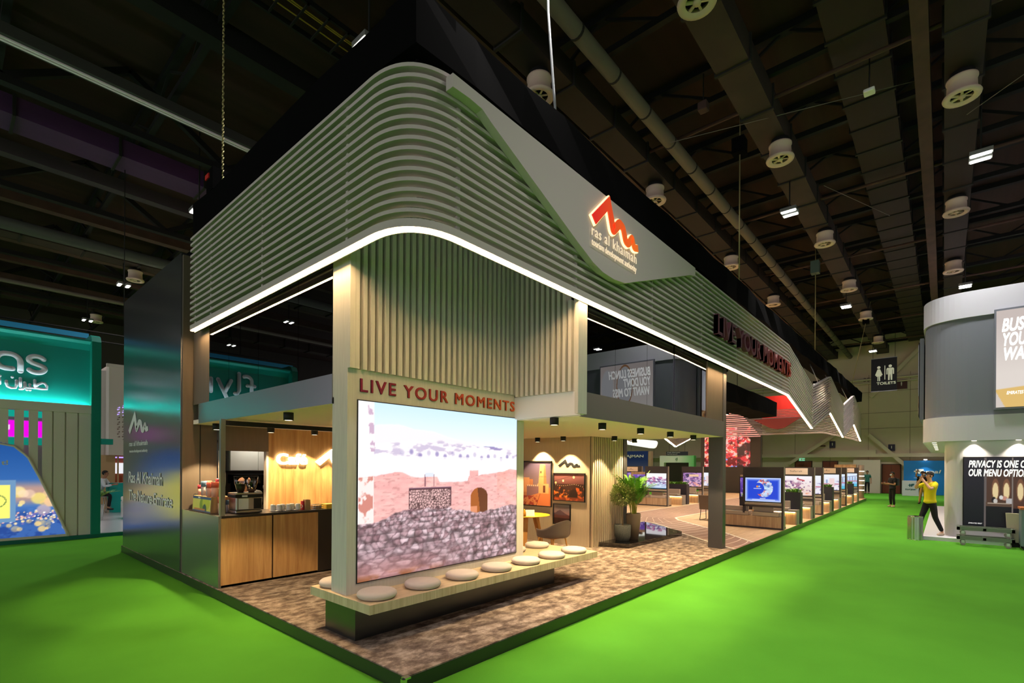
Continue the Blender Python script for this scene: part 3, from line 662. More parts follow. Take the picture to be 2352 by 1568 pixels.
# ------------------------------------------------------------------ dark logo wall
lw = thing('logo_wall', 'tall dark satin wall with white tourism logo and lettering', 'wall', (0, 8.3, 0.15), kind='structure')
MB().box(0.0, 6.28, P, 0.55, 10.3, 5.59).build('wall_panel', m_logowall, lw)
MB().box(0.02, 6.24, P, 0.28, 6.279, 5.55).box(0.3, 6.26, P, 0.56, 6.30, 4.2).build('return_panel', m_brown, lw)
m_ltr = mat('white_vinyl', S(232, 234, 232), 0.5)
def walltext(body, y, z, wd, h, bold=0.0, cap=0.74): return MB().text(body, (-0.004, y, z), (0,-1,0), (0,0,1), wd, h, 0.003, bold, cap=cap)
b = MB(); logo_mb(b, (-0.003, 9.80, 2.60), (0,-1,0), (0,0,1), 1.56, 0.44, 0.0, 0.004); b.build('logo_mark', m_ltr, lw)
walltext('ras al khaimah', 9.75, 2.36, 1.44, 0.11).build('lettering_name', m_ltr, lw)
walltext('tourism development authority', 9.73, 2.225, 1.42, 0.062).build('lettering_tagline', m_ltr, lw)
walltext('Ras Al Khaimah', 9.75, 1.585, 2.46, 0.25, 0.012).build('lettering_title', m_ltr, lw); walltext('The Nature Emirate', 9.74, 1.212, 3.05, 0.235, 0.012).build('lettering_subtitle', m_ltr, lw)

# ------------------------------------------------------------------ upper storey
us = thing('upper_storey', 'glazed upper storey with grey parapet bands over the cafe', 'upper floor', (3, 3, 2.67), kind='structure')
MB().prism([(0.17,1.55),(2.95,1.55),(2.95,0.14),(3.0,0.21),(8.88,0.21),(8.88,6.2),(0.17,6.2)], 'z', 2.67, 2.74).build('soffit', m_soffit, us)
MB().prism([(0.16,1.575),(0.16,5.9),(0.24,6.2),(0.3,6.2),(0.3,1.575)], 'z', 2.672, 3.0).build('parapet_band', m_bandx, us)
MB().box(3.0, 0.20, 2.672, 8.878, 0.33, 3.02).build('parapet_band', m_band, us)
MB().box(0.32, 1.62, 2.75, 8.8, 6.15, 2.98).build('floor_slab', m_black, us)
MB().prism([(0.3,1.48),(3.01,1.48),(3.01,0.3),(8.9,0.3),(8.9,6.2),(0.3,6.2)], 'z', 4.22, 4.26).build('room_ceiling', mat('room_black', S(26,24,22), 0.8), us)
MB().box(0.6, 6.2, 2.98, 8.9, 6.3, 4.22).box(8.7, 0.5, 2.98, 8.88, 6.2, 4.22).build('room_wall', mat('room_black', (0,0,0)), us)
MB().prism([(0.35,1.5),(3.02,1.5),(3.02,0.35),(9.6,0.35),(9.6,9.8),(0.35,9.8)], 'z', 4.26, 5.95).box(0.35,0.35,5.25,3.02,1.5,5.95).build('roof_box', m_black, us)
def glass_mat(name, ior, tint):
    m = bpy.data.materials.new(name); m.use_nodes = True; nt = m.node_tree; nt.nodes.clear()
    f = nt.nodes.new('ShaderNodeFresnel'); f.inputs[0].default_value = ior; g = nt.nodes.new('ShaderNodeBsdfGlossy'); g.inputs['Roughness'].default_value = 0.0; g.inputs[0].default_value = (0.95,0.97,1,1)
    tr = nt.nodes.new('ShaderNodeBsdfTransparent'); tr.inputs[0].default_value = (*tint,1); mx = nt.nodes.new('ShaderNodeMixShader'); o = nt.nodes.new('ShaderNodeOutputMaterial')
    nt.links.new(f.outputs[0], mx.inputs[0]); nt.links.new(tr.outputs[0], mx.inputs[1]); nt.links.new(g.outputs[0], mx.inputs[2]); nt.links.new(mx.outputs[0], o.inputs[0]); return m
m_glass = glass_mat('tinted_glass', 2.6, (0.16, 0.16, 0.17))
m_glass2 = glass_mat('clear_glass', 1.5, (0.95, 0.96, 0.96))
ys = [1.59, 2.4, 3.55, 4.62, 5.45]
for i in range(len(ys)-1): MB().box(0.172, ys[i]+0.004, 3.0, 0.182, ys[i+1]-0.004, 4.22).build('glass_pane', m_glass, us)
MB().box(0.17, 5.45, 3.0, 0.4, 6.2, 4.22).build('end_return', m_brown, us)
xs = [3.0, 4.03, 5.1, 6.2, 7.9]
for i in range(len(xs)-1):
    a = 0.0 if i < 3 else 0.03
    MB().prism([(xs[i]+0.004, 0.235-a*0.5), (xs[i+1]-0.004, 0.235+a*0.5), (xs[i+1]-0.004, 0.245+a*0.5), (xs[i]+0.004, 0.245-a*0.5)], 'z', 3.0, 4.22).build('glass_pane', m_glass, us)
MB().box(7.92, 0.23, 3.02, 8.87, 0.32, 4.22).build('end_return', m_brown, us)
# slatted inner corner
b = MB()
b.box(0.22, 1.40, 3.03, 2.95, 1.46, 5.2)
b.box(2.98, 0.34, 2.68, 3.0, 1.4, 5.2)
b.build('slat_backing', mat('slat_backing', S(120, 116, 106), 0.8), us)
b = MB()
n = 29
for k in range(n):
    x = 0.235 + k*0.0935; b.box(x, 1.225, 3.03, x+0.05, 1.40, 5.2)
b.build('slat_wall', m_lam, us); b = MB()
for k in range(12):
    y = 0.14 + k*0.093; b.box(2.845, y, 3.0, 2.98, y+0.05, 5.2 if k > 1 else 4.22)
b.build('slat_wall', m_lam, us)
MB().box(2.90, 0.12, 2.68, 2.98, 1.28, 3.0).build('white_panel', mat('white_panel', S(222, 220, 218), 0.6), us)
MB().box(2.79, 0.08, 2.69, 3.0, 0.135, 4.21).build('edge_column', m_lam, us)
# pendant bulbs in the meeting room
b0 = None
for i, (x, y, z) in enumerate(((5.2,1.6,3.66),(5.6,2.4,3.7),(6.0,1.2,3.8),(6.4,1.9,3.75),(6.6,1.4,3.7),(6.9,2.6,3.82),(6.2,3.0,3.6))):
    if b0 is None:
        b0 = thing('pendant_bulb', 'tiny warm pendant bulb glowing inside the upper meeting room', 'lamp', (0,0,0), 'pendant bulbs in the meeting room')
        MB().ball((0,0,0), 0.025, 10, 8, (1,1,1.3)).build('bulb', emis('bulb_glow', (1,0.75,0.4), 60.0), b0); MB().tube([(0,0,0.03),(0,0,0.45)], 0.004, 5).build('flex', m_black, b0); o = b0
    else: o = dup(b0, (0,0,0))
    o.location = (x, y, z)

# dark column at the far end of the upper storey
co = thing('corner_column', 'dark square column carrying the far end of the upper storey', 'column', (8.98, 0.38, P), kind='structure')
MB().box(8.88, 0.22, P, 9.08, 0.54, 4.22).build('column_shaft', mat('dark_column', S(58, 56, 56), 0.38, ior=1.6), co)

# ------------------------------------------------------------------ downlights
def make_spot():
    t = thing('downlight', 'x', 'lamp', (0,0,0), 'black downlights under the soffit')
    MB().lathe([(0.062,0.0),(0.062,0.10),(0.001,0.10)], (0,0,-0.10), 20).lathe([(0.05,-0.10),(0.05,-0.08)], (0,0,0), 20).build('lamp_can', m_rubber, t)
    MB().lathe([(0.001,0.0),(0.048,0.0)], (0,0,-0.1015), 20).build('lamp_lens', m_spotlens, t)
    return t
SP = [(0.30,2.92,'downlight above the carpet beside the grey screen column'), (2.95,0.58,'downlight below the white corner panel'), (4.11,0.5,'first downlight along the aisle parapet after the corner'), (5.41,0.5,'second downlight along the aisle parapet after the corner'), (6.6,0.47,'third downlight along the aisle parapet after the corner'), (7.85,0.5,'downlight nearest the dark column'),
      (6.75,3.85,'downlight in front of the tower picture'), (6.68,3.05,'downlight in front of the black wall logo'), (7.25,2.05,'downlight in front of the slatted pier'), (8.4,2.15,'downlight at the far end of the slatted pier'), (1.26,5.70,'downlight before the joint of oak and grey cafe wall'), (2.09,5.70,'downlight above the lit cafe sign'), (0.37,5.70,'downlight behind the cafe frame post'), (2.95,5.70,'downlight hidden behind the screen column'), (4.9,3.0,'downlight over the middle of the seating corner')]
s0 = make_spot()
for i, (x, y, lab) in enumerate(SP):
    o = s0 if i == 0 else dup(s0, (0,0,0)); o.location = (x, y, 2.67); o['label'] = lab
    l = bpy.data.lights.new('downlight_beam', 'SPOT'); l.energy = SPOT_W; l.color = SPOT_COL; l.spot_size = math.radians(92); l.spot_blend = 0.25; l.shadow_soft_size = 0.04
    lo = bpy.data.objects.new('downlight_beam', l); COL.objects.link(lo); lo.location = (x, y, 2.56)
# ================================================================== screen monolith, bench, cushions
mo = thing('screen_monolith', 'pale upright slab with big video screen and burgundy to orange slogan', 'screen wall', (1.6, 1.42, 0.6))
MB().box(0.17, 1.272, 0.6, 2.90, 1.58, 3.03).box(2.90, 1.272, 0.6, 3.12, 1.58, 2.668).box(0.17, 1.225, 3.03, 0.234, 1.58, 5.2).build('slab', m_lam, mo)
MB().box(0.285, 1.262, 0.705, 2.952, 1.273, 2.705).build('screen_housing', m_rubber, mo)
def stone_picture():
    p = Pic(260, 200); u, v = p.u, p.v
    p.grad((206,236,252), (250,252,255), 0.74, 1.0)
    n = fbm(u*7, v*5, 3)
    p.fill(sst(0.0,0.02, 0.83+0.05*np.sin(u*5+0.6)*(u>0.08)-0.0*u+0.05*(n-0.5)-v), (250,240,244))
    # hills with mauve scrub
    hill = 0.80 - 0.10*np.abs(u-0.45) + 0.03*fbm(u*9, u*0, 5)
    p.fill(sst(0, 0.01, hill - v), (252,246,248))
    scr = sst(0.55,0.68,fbm(u*16, v*40, 8))*sst(0,0.02,hill-v)*sst(0.66,0.70,v)*(u>0.05)
    p.fill(scr*0.55, (176,158,198))
    p.fill(sst(0.6,0.7,fbm(u*10+3, v*34, 11))*(v>0.755)*(v<hill)*(u>0.42)*0.8, (140,124,182))
    for i in range(16):
        x = 0.22+0.05*i; y = 0.72+0.012*math.sin(i*2.3)-0.02*(i/16)
        p.disc(x, y, 0.011, 0.016, (142,128,186), 0.5, 0.75 if i % 3 else 0.35)
    p.fill((v<0.70)*(v>0.60)*0.7, (255,252,250))
    p.fill(((u<0.075) & (v>0.5))*1.0, (255,250,250)); p.fill(sst(0.5,0.6,fbm(u*30,v*20,2))*(np.abs(u-0.06-0.06*(0.9-v)) < 0.012)*(v>0.72)*0.8, (196,160,190))
    # brick wall band
    top = 0.575 + 0.035*np.clip(1-np.abs(u-0.18)/0.12,0,1) - 0.035*sst(0.42,0.44,u)*(1-sst(0.62,0.63,u)) + 0.02*(fbm(u*18,u*0,4)-0.5) + 0.04*(np.abs(u-0.665)<0.03) + 0.045*sst(0.68,1.0,u)
    wall = sst(-0.004,0.004,top-v)*(u>0.0)
    br = fbm(u*26, v*70, 21); br2 = fbm(u*6, v*8, 25)
    wc = np.stack([255-14*br-6*br2, 216-36*br-22*br2, 206-30*br-18*br2], -1); p.fill(wall, wc)
    p.fill(wall*sst(0.6,0.72,fbm(u*40,v*90,28))*0.28, (170,100,100))
    p.fill(wall*(u>0.84)*0.35*sst(0.4,0.6,fbm(u*8,v*12,30)), (240,160,140))
    p.fill(wall*(u<0.075), (255,236,232)); p.fill(wall*(u<0.07)*sst(0.5,0.6,fbm(u*30,v*24,31)), (214,140,128))
    # stone filled window
    fr = (u>0.255)&(u<0.51)&(v>0.385)&(v<0.505); inn = (u>0.262)&(u<0.502)&(v<0.497)&(v>0.3)
    p.fill(fr, (96,62,70)); d1,d2,rv = cells(u*70, v*60, 40)
    p.fill(inn, np.stack([200+50*rv-120*(d2-d1<0.22), 160+40*rv-104*(d2-d1<0.22), 158+40*rv-100*(d2-d1<0.22)], -1))
    p.fill(inn*sst(0.4,0.36,v)*0.5, (120,90,100)); p.rect(0.255,0.503,0.51,0.511,(150,110,130))
    p.fill(((u>0.345)&(u<0.352)|(u>0.40)&(u<0.405))&(v>0.515)&(v<0.59), (150,100,110)); p.rect(0.35,0.575,0.40,0.60,(226,232,250))
    # arch
    ar = ((np.abs(u-0.705)<0.062)&(v<0.435)) | (np.hypot((u-0.705)/0.062,(v-0.435)/0.06)<1)
    p.fill(ar&(v>0.3), (112,62,40)); p.fill(ar&(v>0.3)&(u<0.70-0.12*(v-0.42)), (176,98,48)); p.fill(ar&(v<0.37)&(u<0.69), (232,150,110))
    # tumbled stones, bigger and streaked towards the front left
    def stones(sx, sy, k, soft):
        wu = u + 0.05*(fbm(u*9,v*9,k+9)-0.5) + 0.02*(fbm(u*40,v*40,k+4)-0.5); wv = v + 0.04*(fbm(u*11,v*11,k+6)-0.5) + 0.02*(fbm(u*38,v*38,k+3)-0.5)
        d1,d2,rv = cells(wu*sx, wv*sy, k); e = 0.35+0.65*sst(0.0, soft*0.7, d2-d1); rv = np.clip(rv*0.75+0.5*(fbm(u*60,v*60,k+2)-0.4),0,1); sh = 0.55+0.45*sst(0.9,0.1,d1+0.5*(0.5-(v*sy-np.floor(v*sy))))
        return np.stack([(128+127*rv**0.6)*sh*e+104*(1-e), (96+132*rv**0.7)*sh*e+78*(1-e), (104+132*rv**0.7)*sh*e+88*(1-e)], -1)
    pile = 0.315 + 0.06*sst(0.05,0.25,u)*(1-sst(0.45,0.75,u)) + 0.035*sst(0.55,1.0,u) + 0.03*(fbm(u*22,u*0,50)-0.5)
    p.fill(sst(-0.004,0.004,pile-v), stones(40, 34, 60, 0.2))
    p.fill(sst(0.30,0.24,v), stones(27, 24, 70, 0.22))
    s3 = stones(15, 26, 80, 0.35); p.fill(sst(0.20,0.10,v)*sst(0.75,0.35,u)*0.85, s3)
    st = fbm(u*5, v*60, 90); p.fill(sst(0.16,0.02,v)*sst(0.7,0.2,u)*0.6, np.stack([150+90*st, 100+70*st, 96+70*st], -1))
    p.fill(sst(0.05,0.0,v)*sst(0.6,0.2,u)*0.7*sst(0.4,0.6,fbm(u*12,v*20,95)), (150,84,40))
    return p
m_bigscreen = attr_mat('video_wall', 1.12, 0.35)
stone_picture().build('video_screen', (0.295,1.2605,0.715), (1,0,0), (0,0,1), 2.648, 1.98, m_bigscreen, mo)
m_slogan = grad_paint('plum_to_orange_paint', S(124, 22, 62), S(208, 84, 34), 0.4, 2.6)
MB().text('LIVE YOUR MOMENTS', (0.32,1.27,2.795), (1,0,0), (0,0,1), 2.565, 0.148, 0.012, 0.012, track=1.22).build('lettering', m_slogan, mo)

be = thing('long_bench', 'long pale wooden bench wrapped around the screen slab on a dark base', 'bench', (2.3, 1.35, P))
MB().box(0.13, 0.765, 0.5, 4.42, 1.965, 0.6).build('bench_top', [m_oakx], be, bevel=0.004)
MB().box(0.18, 1.11, P, 3.70, 1.72, 0.5).build('bench_base', mat('dark_bench_base', S(24,28,26), 0.3, ior=1.9), be)
MB().box(0.127,0.761,0.502,4.423,0.766,0.597).box(0.127,0.766,0.502,0.131,1.968,0.597).box(4.419,0.766,0.502,4.423,1.968,0.597).build('edge_band', m_oakedge, be)
def make_cushion():
    b = MB(); b.lathe([(0.001,0.0),(0.17,0.0),(0.195,0.012),(0.208,0.034),(0.205,0.055),(0.185,0.074),(0.13,0.084),(0.001,0.088)], n=36)
    return b.build('seat_cushion', m_cush)
c0 = make_cushion()
CU = [(0.36,0.985,'round oatmeal seat cushion at the bench corner nearest the viewer'), (0.97,0.985,'second round seat cushion from the near bench corner'), (1.59,0.985,'third round seat cushion from the near bench corner'), (2.22,0.985,'fourth round seat cushion from the near bench corner'), (2.84,0.985,'fifth round seat cushion, beside the foot of the screen slab'), (3.46,0.985,'front round seat cushion just beyond the screen slab'), (4.06,0.985,'round seat cushion at the far front end of the bench'),
      (0.36,1.77,'round cushion peeping out behind the slab near the counter'), (3.46,1.76,'rear cushion half hidden by the screen slab edge'), (4.06,1.74,'rear round cushion before the grey shell chair')]
for i, (x, y, lab) in enumerate(CU):
    o = c0 if i == 0 else c0.copy()
    if i: COL.objects.link(o)
    o.location = (x, y, 0.6); o.rotation_euler = (0, 0, i*0.7); tag(o, lab, 'cushion', 'round cushions on the bench')

# ================================================================== cafe corner
cw = thing('wall_cafe', 'oak panelled cafe back wall with a grey header and serving niche', 'wall', (2.5, 6.1, P), kind='structure')
MB().box(1.385, 6.09, P, 4.6, 6.2, 2.67).build('oak_panel', m_oak, cw)
MB().box(0.56, 6.09, 2.23, 1.385, 6.2, 2.67).build('header_panel', m_brown, cw); MB().box(0.56, 6.09, P, 0.61, 6.2, 2.23).box(1.345, 6.085, P, 1.385, 6.2, 2.23).build('niche_frame', mat('pale_edge', S(190,176,160),0.6), cw)
m_nw = mat('niche_grey', S(96, 98, 96), 0.6)
MB().box(0.4, 7.3, P, 2.6, 7.36, 2.67).box(2.55, 6.2, P, 2.6, 7.3, 2.67).box(0.36, 6.3, P, 0.42, 7.3, 2.67).build('niche_wall', m_nw, cw)
MB().box(0.74, 6.9, P, 0.9, 7.3, 2.4).build('dark_cupboard_side', mat('niche_dark', S(60,64,64),0.6), cw)
MB().box(2.18, 6.2, P, 2.3, 7.3, 2.5).build('red_curtain', mat('maroon_curtain', S(70,38,34),0.9), cw)
kc = thing('wall_cupboard', 'pale grey kitchen wall cupboard inside the cafe niche', 'cupboard', (1.45, 7.1, 1.95))
MB().box(1.0, 6.92, 1.86, 2.05, 7.29, 2.5).build('cupboard_body', mat('cupboard_pale', S(196,198,190),0.5), kc); MB().box(1.01, 6.90, 1.87, 1.52, 6.92, 2.49).build('cupboard_door', mat('cupboard_pale', (0,0,0)), kc); MB().box(1.53, 6.90, 1.87, 2.04, 6.92, 2.49).build('cupboard_door', mat('cupboard_pale', (0,0,0)), kc)
em = thing('espresso_machine', 'black espresso machine below the pale cupboard in the niche', 'coffee machine', (1.35, 6.9, 1.2))
MB().box(0.7, 6.45, P, 2.15, 6.95, 1.2).build('machine_stand', mat('niche_dark', (0,0,0)), em); MB().box(0.95, 6.5, 1.2, 1.75, 6.88, 1.42).box(1.0, 6.62, 1.42, 1.7, 6.88, 1.62).box(0.95, 6.46, 1.62, 1.75, 6.88, 1.8).build('machine_body', m_black, em, bevel=0.02)
for x in (1.2, 1.48): MB().tube([(x,6.52,1.6),(x,6.52,1.52)], 0.035, 10).tube([(x,6.52,1.55),(x,6.36,1.54)], 0.012, 8).build('filter_handle', m_chrome, em)
MB().lathe([(0.001,0),(0.10,0.0),(0.11,0.02),(0.10,0.03),(0.001,0.03)], (0.66,6.26,1.78), 20, True).build('wall_clock', m_steel, None); bpy.data.objects['wall_clock'].name = 'round_tray'
o = bpy.data.objects['round_tray']; o.rotation_euler = (0,0,0); me = o.data
for vtx in me.vertices:
    q = vtx.co - Vector((0.66,6.26,1.78)); vtx.co = Vector((0.66+q.z*1.0, 6.26+q.x*0.6, 1.72+q.y*1.6))
tag(o, 'round steel tray standing on edge beside the niche', 'tray')
l = bpy.data.lights.new('niche_light','AREA'); l.size = 0.4; l.energy = 7; l.color = (1,0.93,0.82); lo = bpy.data.objects.new('niche_light', l); COL.objects.link(lo); lo.location = (1.4, 6.62, 2.6)
t = thing('niche_lamp', 'flat ceiling lamp above the espresso machine in the niche', 'lamp', (1.4,6.62,2.62)); MB().box(1.2,6.42,2.62,1.6,6.82,2.67).build('lamp_panel', emis('niche_panel',(1,0.93,0.82),3.0), t)
sg = thing('cafe_sign', 'glowing white neon style cafe lettering with mountain mark on oak wall', 'sign', (2.2, 6.05, 2.0))
m_neon = emis('neon_white', (1.0, 0.86, 0.62), 7.0); m_neonf = mat('neon_face', S(255, 250, 240), 0.4, emit=(1.0,0.93,0.8), es=1.6)
b = MB().text('Café', (1.53,6.06,2.0), (1,0,0), (0,0,1), 0.585, 0.205, 0.016, 0.028); b.build('lettering_halo', m_neon, sg)
b = MB().text('Café', (1.54,6.036,2.0), (1,0,0), (0,0,1), 0.565, 0.2, 0.006, 0.01); b.build('lettering', m_neonf, sg)
b = MB(); logo_mb(b, (2.33,6.07,1.985), (1,0,0), (0,0,1), 0.95, 0.27, 0.0, 0.02, 0.05); b.build('logo_halo', m_neon, sg)
b = MB(); logo_mb(b, (2.33,6.05,1.985), (1,0,0), (0,0,1), 0.95, 0.27, 0.005, 0.015); b.build('logo_mark', m_neonf, sg)

ct = thing('cafe_counter', 'L shaped cafe counter with two oak doors and a dark reflective end', 'counter', (0.9, 5.0, P))
MB().box(0.07, 4.56, P, 2.3, 5.25, 1.19).box(0.07, 5.25, P, 0.62, 6.2, 1.19).build('carcass', m_black, ct)
MB().box(0.02, 4.545, P, 0.06, 6.235, 1.215).build('end_panel', m_endpanel, ct)
MB().box(0.06, 4.53, 1.19, 2.32, 5.27, 1.22).box(0.06, 5.27, 1.19, 0.64, 6.22, 1.22).build('worktop', mat('dark_worktop', S(52, 44, 38), 0.3), ct)
MB().box(0.05, 4.532, 0.19, 0.79, 4.562, 1.183).build('door', m_oak, ct); MB().box(0.815, 4.532, 0.19, 1.56, 4.562, 1.183).build('door', m_oak, ct)
MB().box(1.565, 4.534, 0.17, 2.3, 4.562, 1.19).build('dark_front', mat('brown_black_panel', S(48, 40, 34), 0.5), ct); MB().box(0.06, 4.56, P, 2.3, 4.60, 0.19).build('plinth', m_black, ct)
fr = thing('metal_portal', 'dark slim metal frame rising from the counter corner to the soffit', 'frame', (0.08, 4.6, 1.22))
MB().box(0.05, 4.56, 1.22, 0.115, 4.625, 2.665).build('post', m_endpanel, fr); MB().box(0.115, 4.56, 2.575, 4.0, 4.625, 2.645).build('top_rail', m_rubber, fr)
# things on the counter
bx = thing('snack_display_box', 'cardboard display box with yellow printed front on the counter end', 'box', (0.22, 5.6, 1.22))
MB().prism([(5.13,1.22),(5.99,1.22),(5.94,1.47),(5.09,1.47)], 'x', 0.10, 0.42).build('carton', mat('kraft_card', S(186, 150, 104), 0.8), bx)
p = Pic(60, 24); p.grad((244,236,120),(236,230,110)); p.disc(0.62,0.45,0.22,0.6,(150,180,60),0.05); p.disc(0.75,0.62,0.2,0.5,(214,220,70),0.05); p.disc(0.68,0.22,0.10,0.3,(60,100,90),0.1); p.rect(0,0.86,1,1,(40,90,150)); p.rect(0.3,0.88,0.42,1,(236,240,240)); p.rect(0,0,1,0.07,(60,110,160)); p.fill((p.v<0.2)&(p.v>0.07)&(np.abs(p.u-0.4)<0.3),(226,150,90))
p.build('printed_front', (0.098,5.97,1.225), (0,-1,0.0), (0,-0.16,1), 0.83, 0.235, m_print, bx)
o = MB().box(0.16, 6.02, 1.22, 0.40, 6.17, 1.48).build('black_urn', m_rubber, bevel=0.03); o.name = 'black_dispenser'; tag(o, 'small black dispenser squeezed between yellow box and dark wall', 'dispenser')
def make_can(cap, body, r=0.05, h=0.24, name='snack_canister'):
    t = thing(name, 'x', 'canister', (0,0,0), 'canisters on the display box')
    MB().lathe([(0.001,0),(r*0.92,0),(r,h*0.62)], n=18).build('canister_body', body, t); MB().lathe([(r*1.02,h*0.62),(r*1.06,h),(0.001,h)], n=18).build('canister_cap', cap, t); return t
m_coral = mat('coral_paper', S(216, 96, 72), 0.6); m_pinkp = mat('pale_pink_paper', S(214, 164, 144), 0.6); m_bluep = mat('slate_blue_paper', S(96, 124, 148), 0.6); m_redp = mat('red_paper', S(190, 52, 66), 0.6); m_greyb = mat('pale_grey_paper', S(190, 178, 176), 0.6)
cans = [(5.92,0.20,m_redp,m_pinkp,0.040,0.17,'slim red capped canister at the wall end of the box'),(5.80,0.28,m_coral,m_pinkp,0.052,0.24,'tall coral canister second from the wall end'),(5.68,0.18,m_bluep,m_greyb,0.045,0.24,'blue capped grey canister beside the tall coral one'),(5.60,0.32,m_coral,m_pinkp,0.046,0.21,'coral canister standing behind the blue pair'),(5.53,0.20,m_bluep,m_greyb,0.042,0.20,'shorter blue capped grey canister in the middle'),(5.43,0.34,m_bluep,m_greyb,0.05,0.29,'tallest blue capped canister at the rear'),(5.38,0.18,m_coral,m_pinkp,0.055,0.22,'stout orange capped canister near the frame post'),(5.28,0.28,m_redp,m_pinkp,0.056,0.28,'tall red capped canister behind the stout orange one'),(5.18,0.18,m_coral,m_pinkp,0.054,0.24,'coral canister touching the frame post in view')]
for y, x, a, b_, r, h, lab in cans:
    t = make_can(a, b_, r, h); t.location = (x, y, 1.47); t['label'] = lab
t = make_can(m_coral, m_pinkp, 0.05, 0.26); t.location = (0.22, 5.02, 1.22); t['label'] = 'orange lit canister on the worktop just behind the frame post'
t = make_can(m_bluep, m_greyb, 0.05, 0.2); t.location = (0.36, 5.1, 1.22); t['label'] = 'grey canister with blue cap beside the coffee grinder'
gd = thing('coffee_grinder', 'silver twin hopper coffee grinder on the counter front', 'coffee grinder', (0.51, 4.86, 1.22))
MB().box(0.31, 4.70, 1.225, 0.71, 5.02, 1.27).box(0.32, 4.71, 1.27, 0.70, 5.01, 1.47).build('grinder_body', m_steel, gd, bevel=0.015); MB().box(0.305, 4.695, 1.47, 0.715, 5.025, 1.52).build('control_band', m_rubber, gd, bevel=0.01); MB().box(0.31, 4.70, 1.52, 0.71, 5.02, 1.545).build('grinder_top', m_steel, gd, bevel=0.008)
MB().box(0.58, 4.704, 1.29, 0.695, 4.712, 1.455).build('dark_window', m_rubber, gd); MB().box(0.36, 4.703, 1.29, 0.50, 4.711, 1.455).build('white_panel', m_white, gd); MB().box(0.40, 4.69, 1.483, 0.48, 4.697, 1.507).build('badge', m_white, gd)
m_beans = mat('coffee_beans', S(64, 38, 22), 0.6); m_clear = mat('clear_plastic', (0.9,0.92,0.92), 0.05, trans=1.0, ior=1.3)
for x in (0.435, 0.60):
    h = MB(); h.lathe([(0.045,0.0),(0.055,0.03),(0.088,0.16),(0.094,0.245)], (x,4.85,1.545), 20); hp = h.build('hopper', m_glass2, gd)
    MB().lathe([(0.098,0.0),(0.098,0.015),(0.001,0.018)], (x,4.85,1.79), 20).build('hopper_lid', m_rubber, hp); MB().lathe([(0.001,0.005),(0.05,0.02),(0.078,0.13 if x < 0.5 else 0.04),(0.001,0.14 if x < 0.5 else 0.06)], (x,4.85,1.545), 16).build('beans', m_beans, hp)
m_china = mat('white_china', S(240, 236, 228), 0.25)
def make_cup():
    t = thing('coffee_cup', 'x', 'cup', (0,0,0), 'upturned cups on the counter')
    MB().lathe([(0.046,0.0),(0.046,0.01),(0.043,0.085),(0.034,0.1),(0.001,0.1)], n=20).build('cup_bowl', m_china, t)
    MB().tube([(0.044,0,0.025),(0.068,0,0.03),(0.075,0,0.05),(0.066,0,0.07),(0.043,0,0.075)], 0.007, 8).build('cup_handle', m_china, t); return t
cp0 = make_cup(); sc0 = None
for i, x in enumerate((0.93, 1.09, 1.245)):
    if sc0 is None: sc0 = MB().lathe([(0.001,0.0),(0.06,0.0),(0.09,0.012),(0.092,0.018),(0.06,0.01),(0.001,0.008)], n=28).build('saucer', m_china); s_ = sc0
    else: s_ = sc0.copy(); COL.objects.link(s_)
    s_.location = (x, 4.72, 1.22); tag(s_, 'white saucer under the pair of cups ' + ('nearest the coffee grinder', 'in the middle of the row', 'next to the red packet')[i], 'saucer', 'saucers on the counter')
    for j in range(2):
        o = cp0 if i == 0 and j == 0 else dup(cp0, (0,0,0)); o.location = (x + (-0.035 if j == 0 else 0.04), 4.75 - 0.055*j, 1.232 + 0.004); o.rotation_euler = (0,0,-0.3); o['label'] = ('rear' if j == 0 else 'front') + ' upturned white cup of the pair ' + ('nearest the coffee grinder', 'in the middle of the row', 'next to the red packet')[i]
for nm, lab, cat, bb, m in (('sugar_packet', 'red and white sachet packet between cups and card dispenser', 'packet', (1.365,4.70,1.22,1.40,4.76,1.37), m_redp), ('card_dispenser', 'brown card dispenser standing on the counter', 'dispenser', (1.405,4.66,1.22,1.49,4.76,1.395), mat('kraft_card', (0,0,0))), ('yellow_carton', 'flat yellow carton lying by the screen slab edge', 'carton', (1.76,4.62,1.22,2.05,4.82,1.30), mat('yellow_carton', S(236,190,60), 0.6))):
    o = MB().box(*bb).build(nm, m, bevel=0.004); tag(o, lab, cat)
t = thing('wire_basket', 'open wire basket of napkins on the counter', 'basket', (1.6, 4.7, 1.22)); b = MB()
for z in (1.225, 1.26, 1.30): b.tube([(1.52,4.62,z),(1.70,4.62,z),(1.70,4.78,z),(1.52,4.78,z)], 0.004, 5, closed=True)
for x in (1.52,1.565,1.61,1.655,1.70): b.tube([(x,4.62,1.225),(x,4.62,1.30)], 0.003, 5)
b.build('basket_wires', m_steel, t); MB().box(1.54,4.64,1.225,1.68,4.76,1.285).build('napkins', mat('napkin_brown', S(170,130,84), 0.9), t)

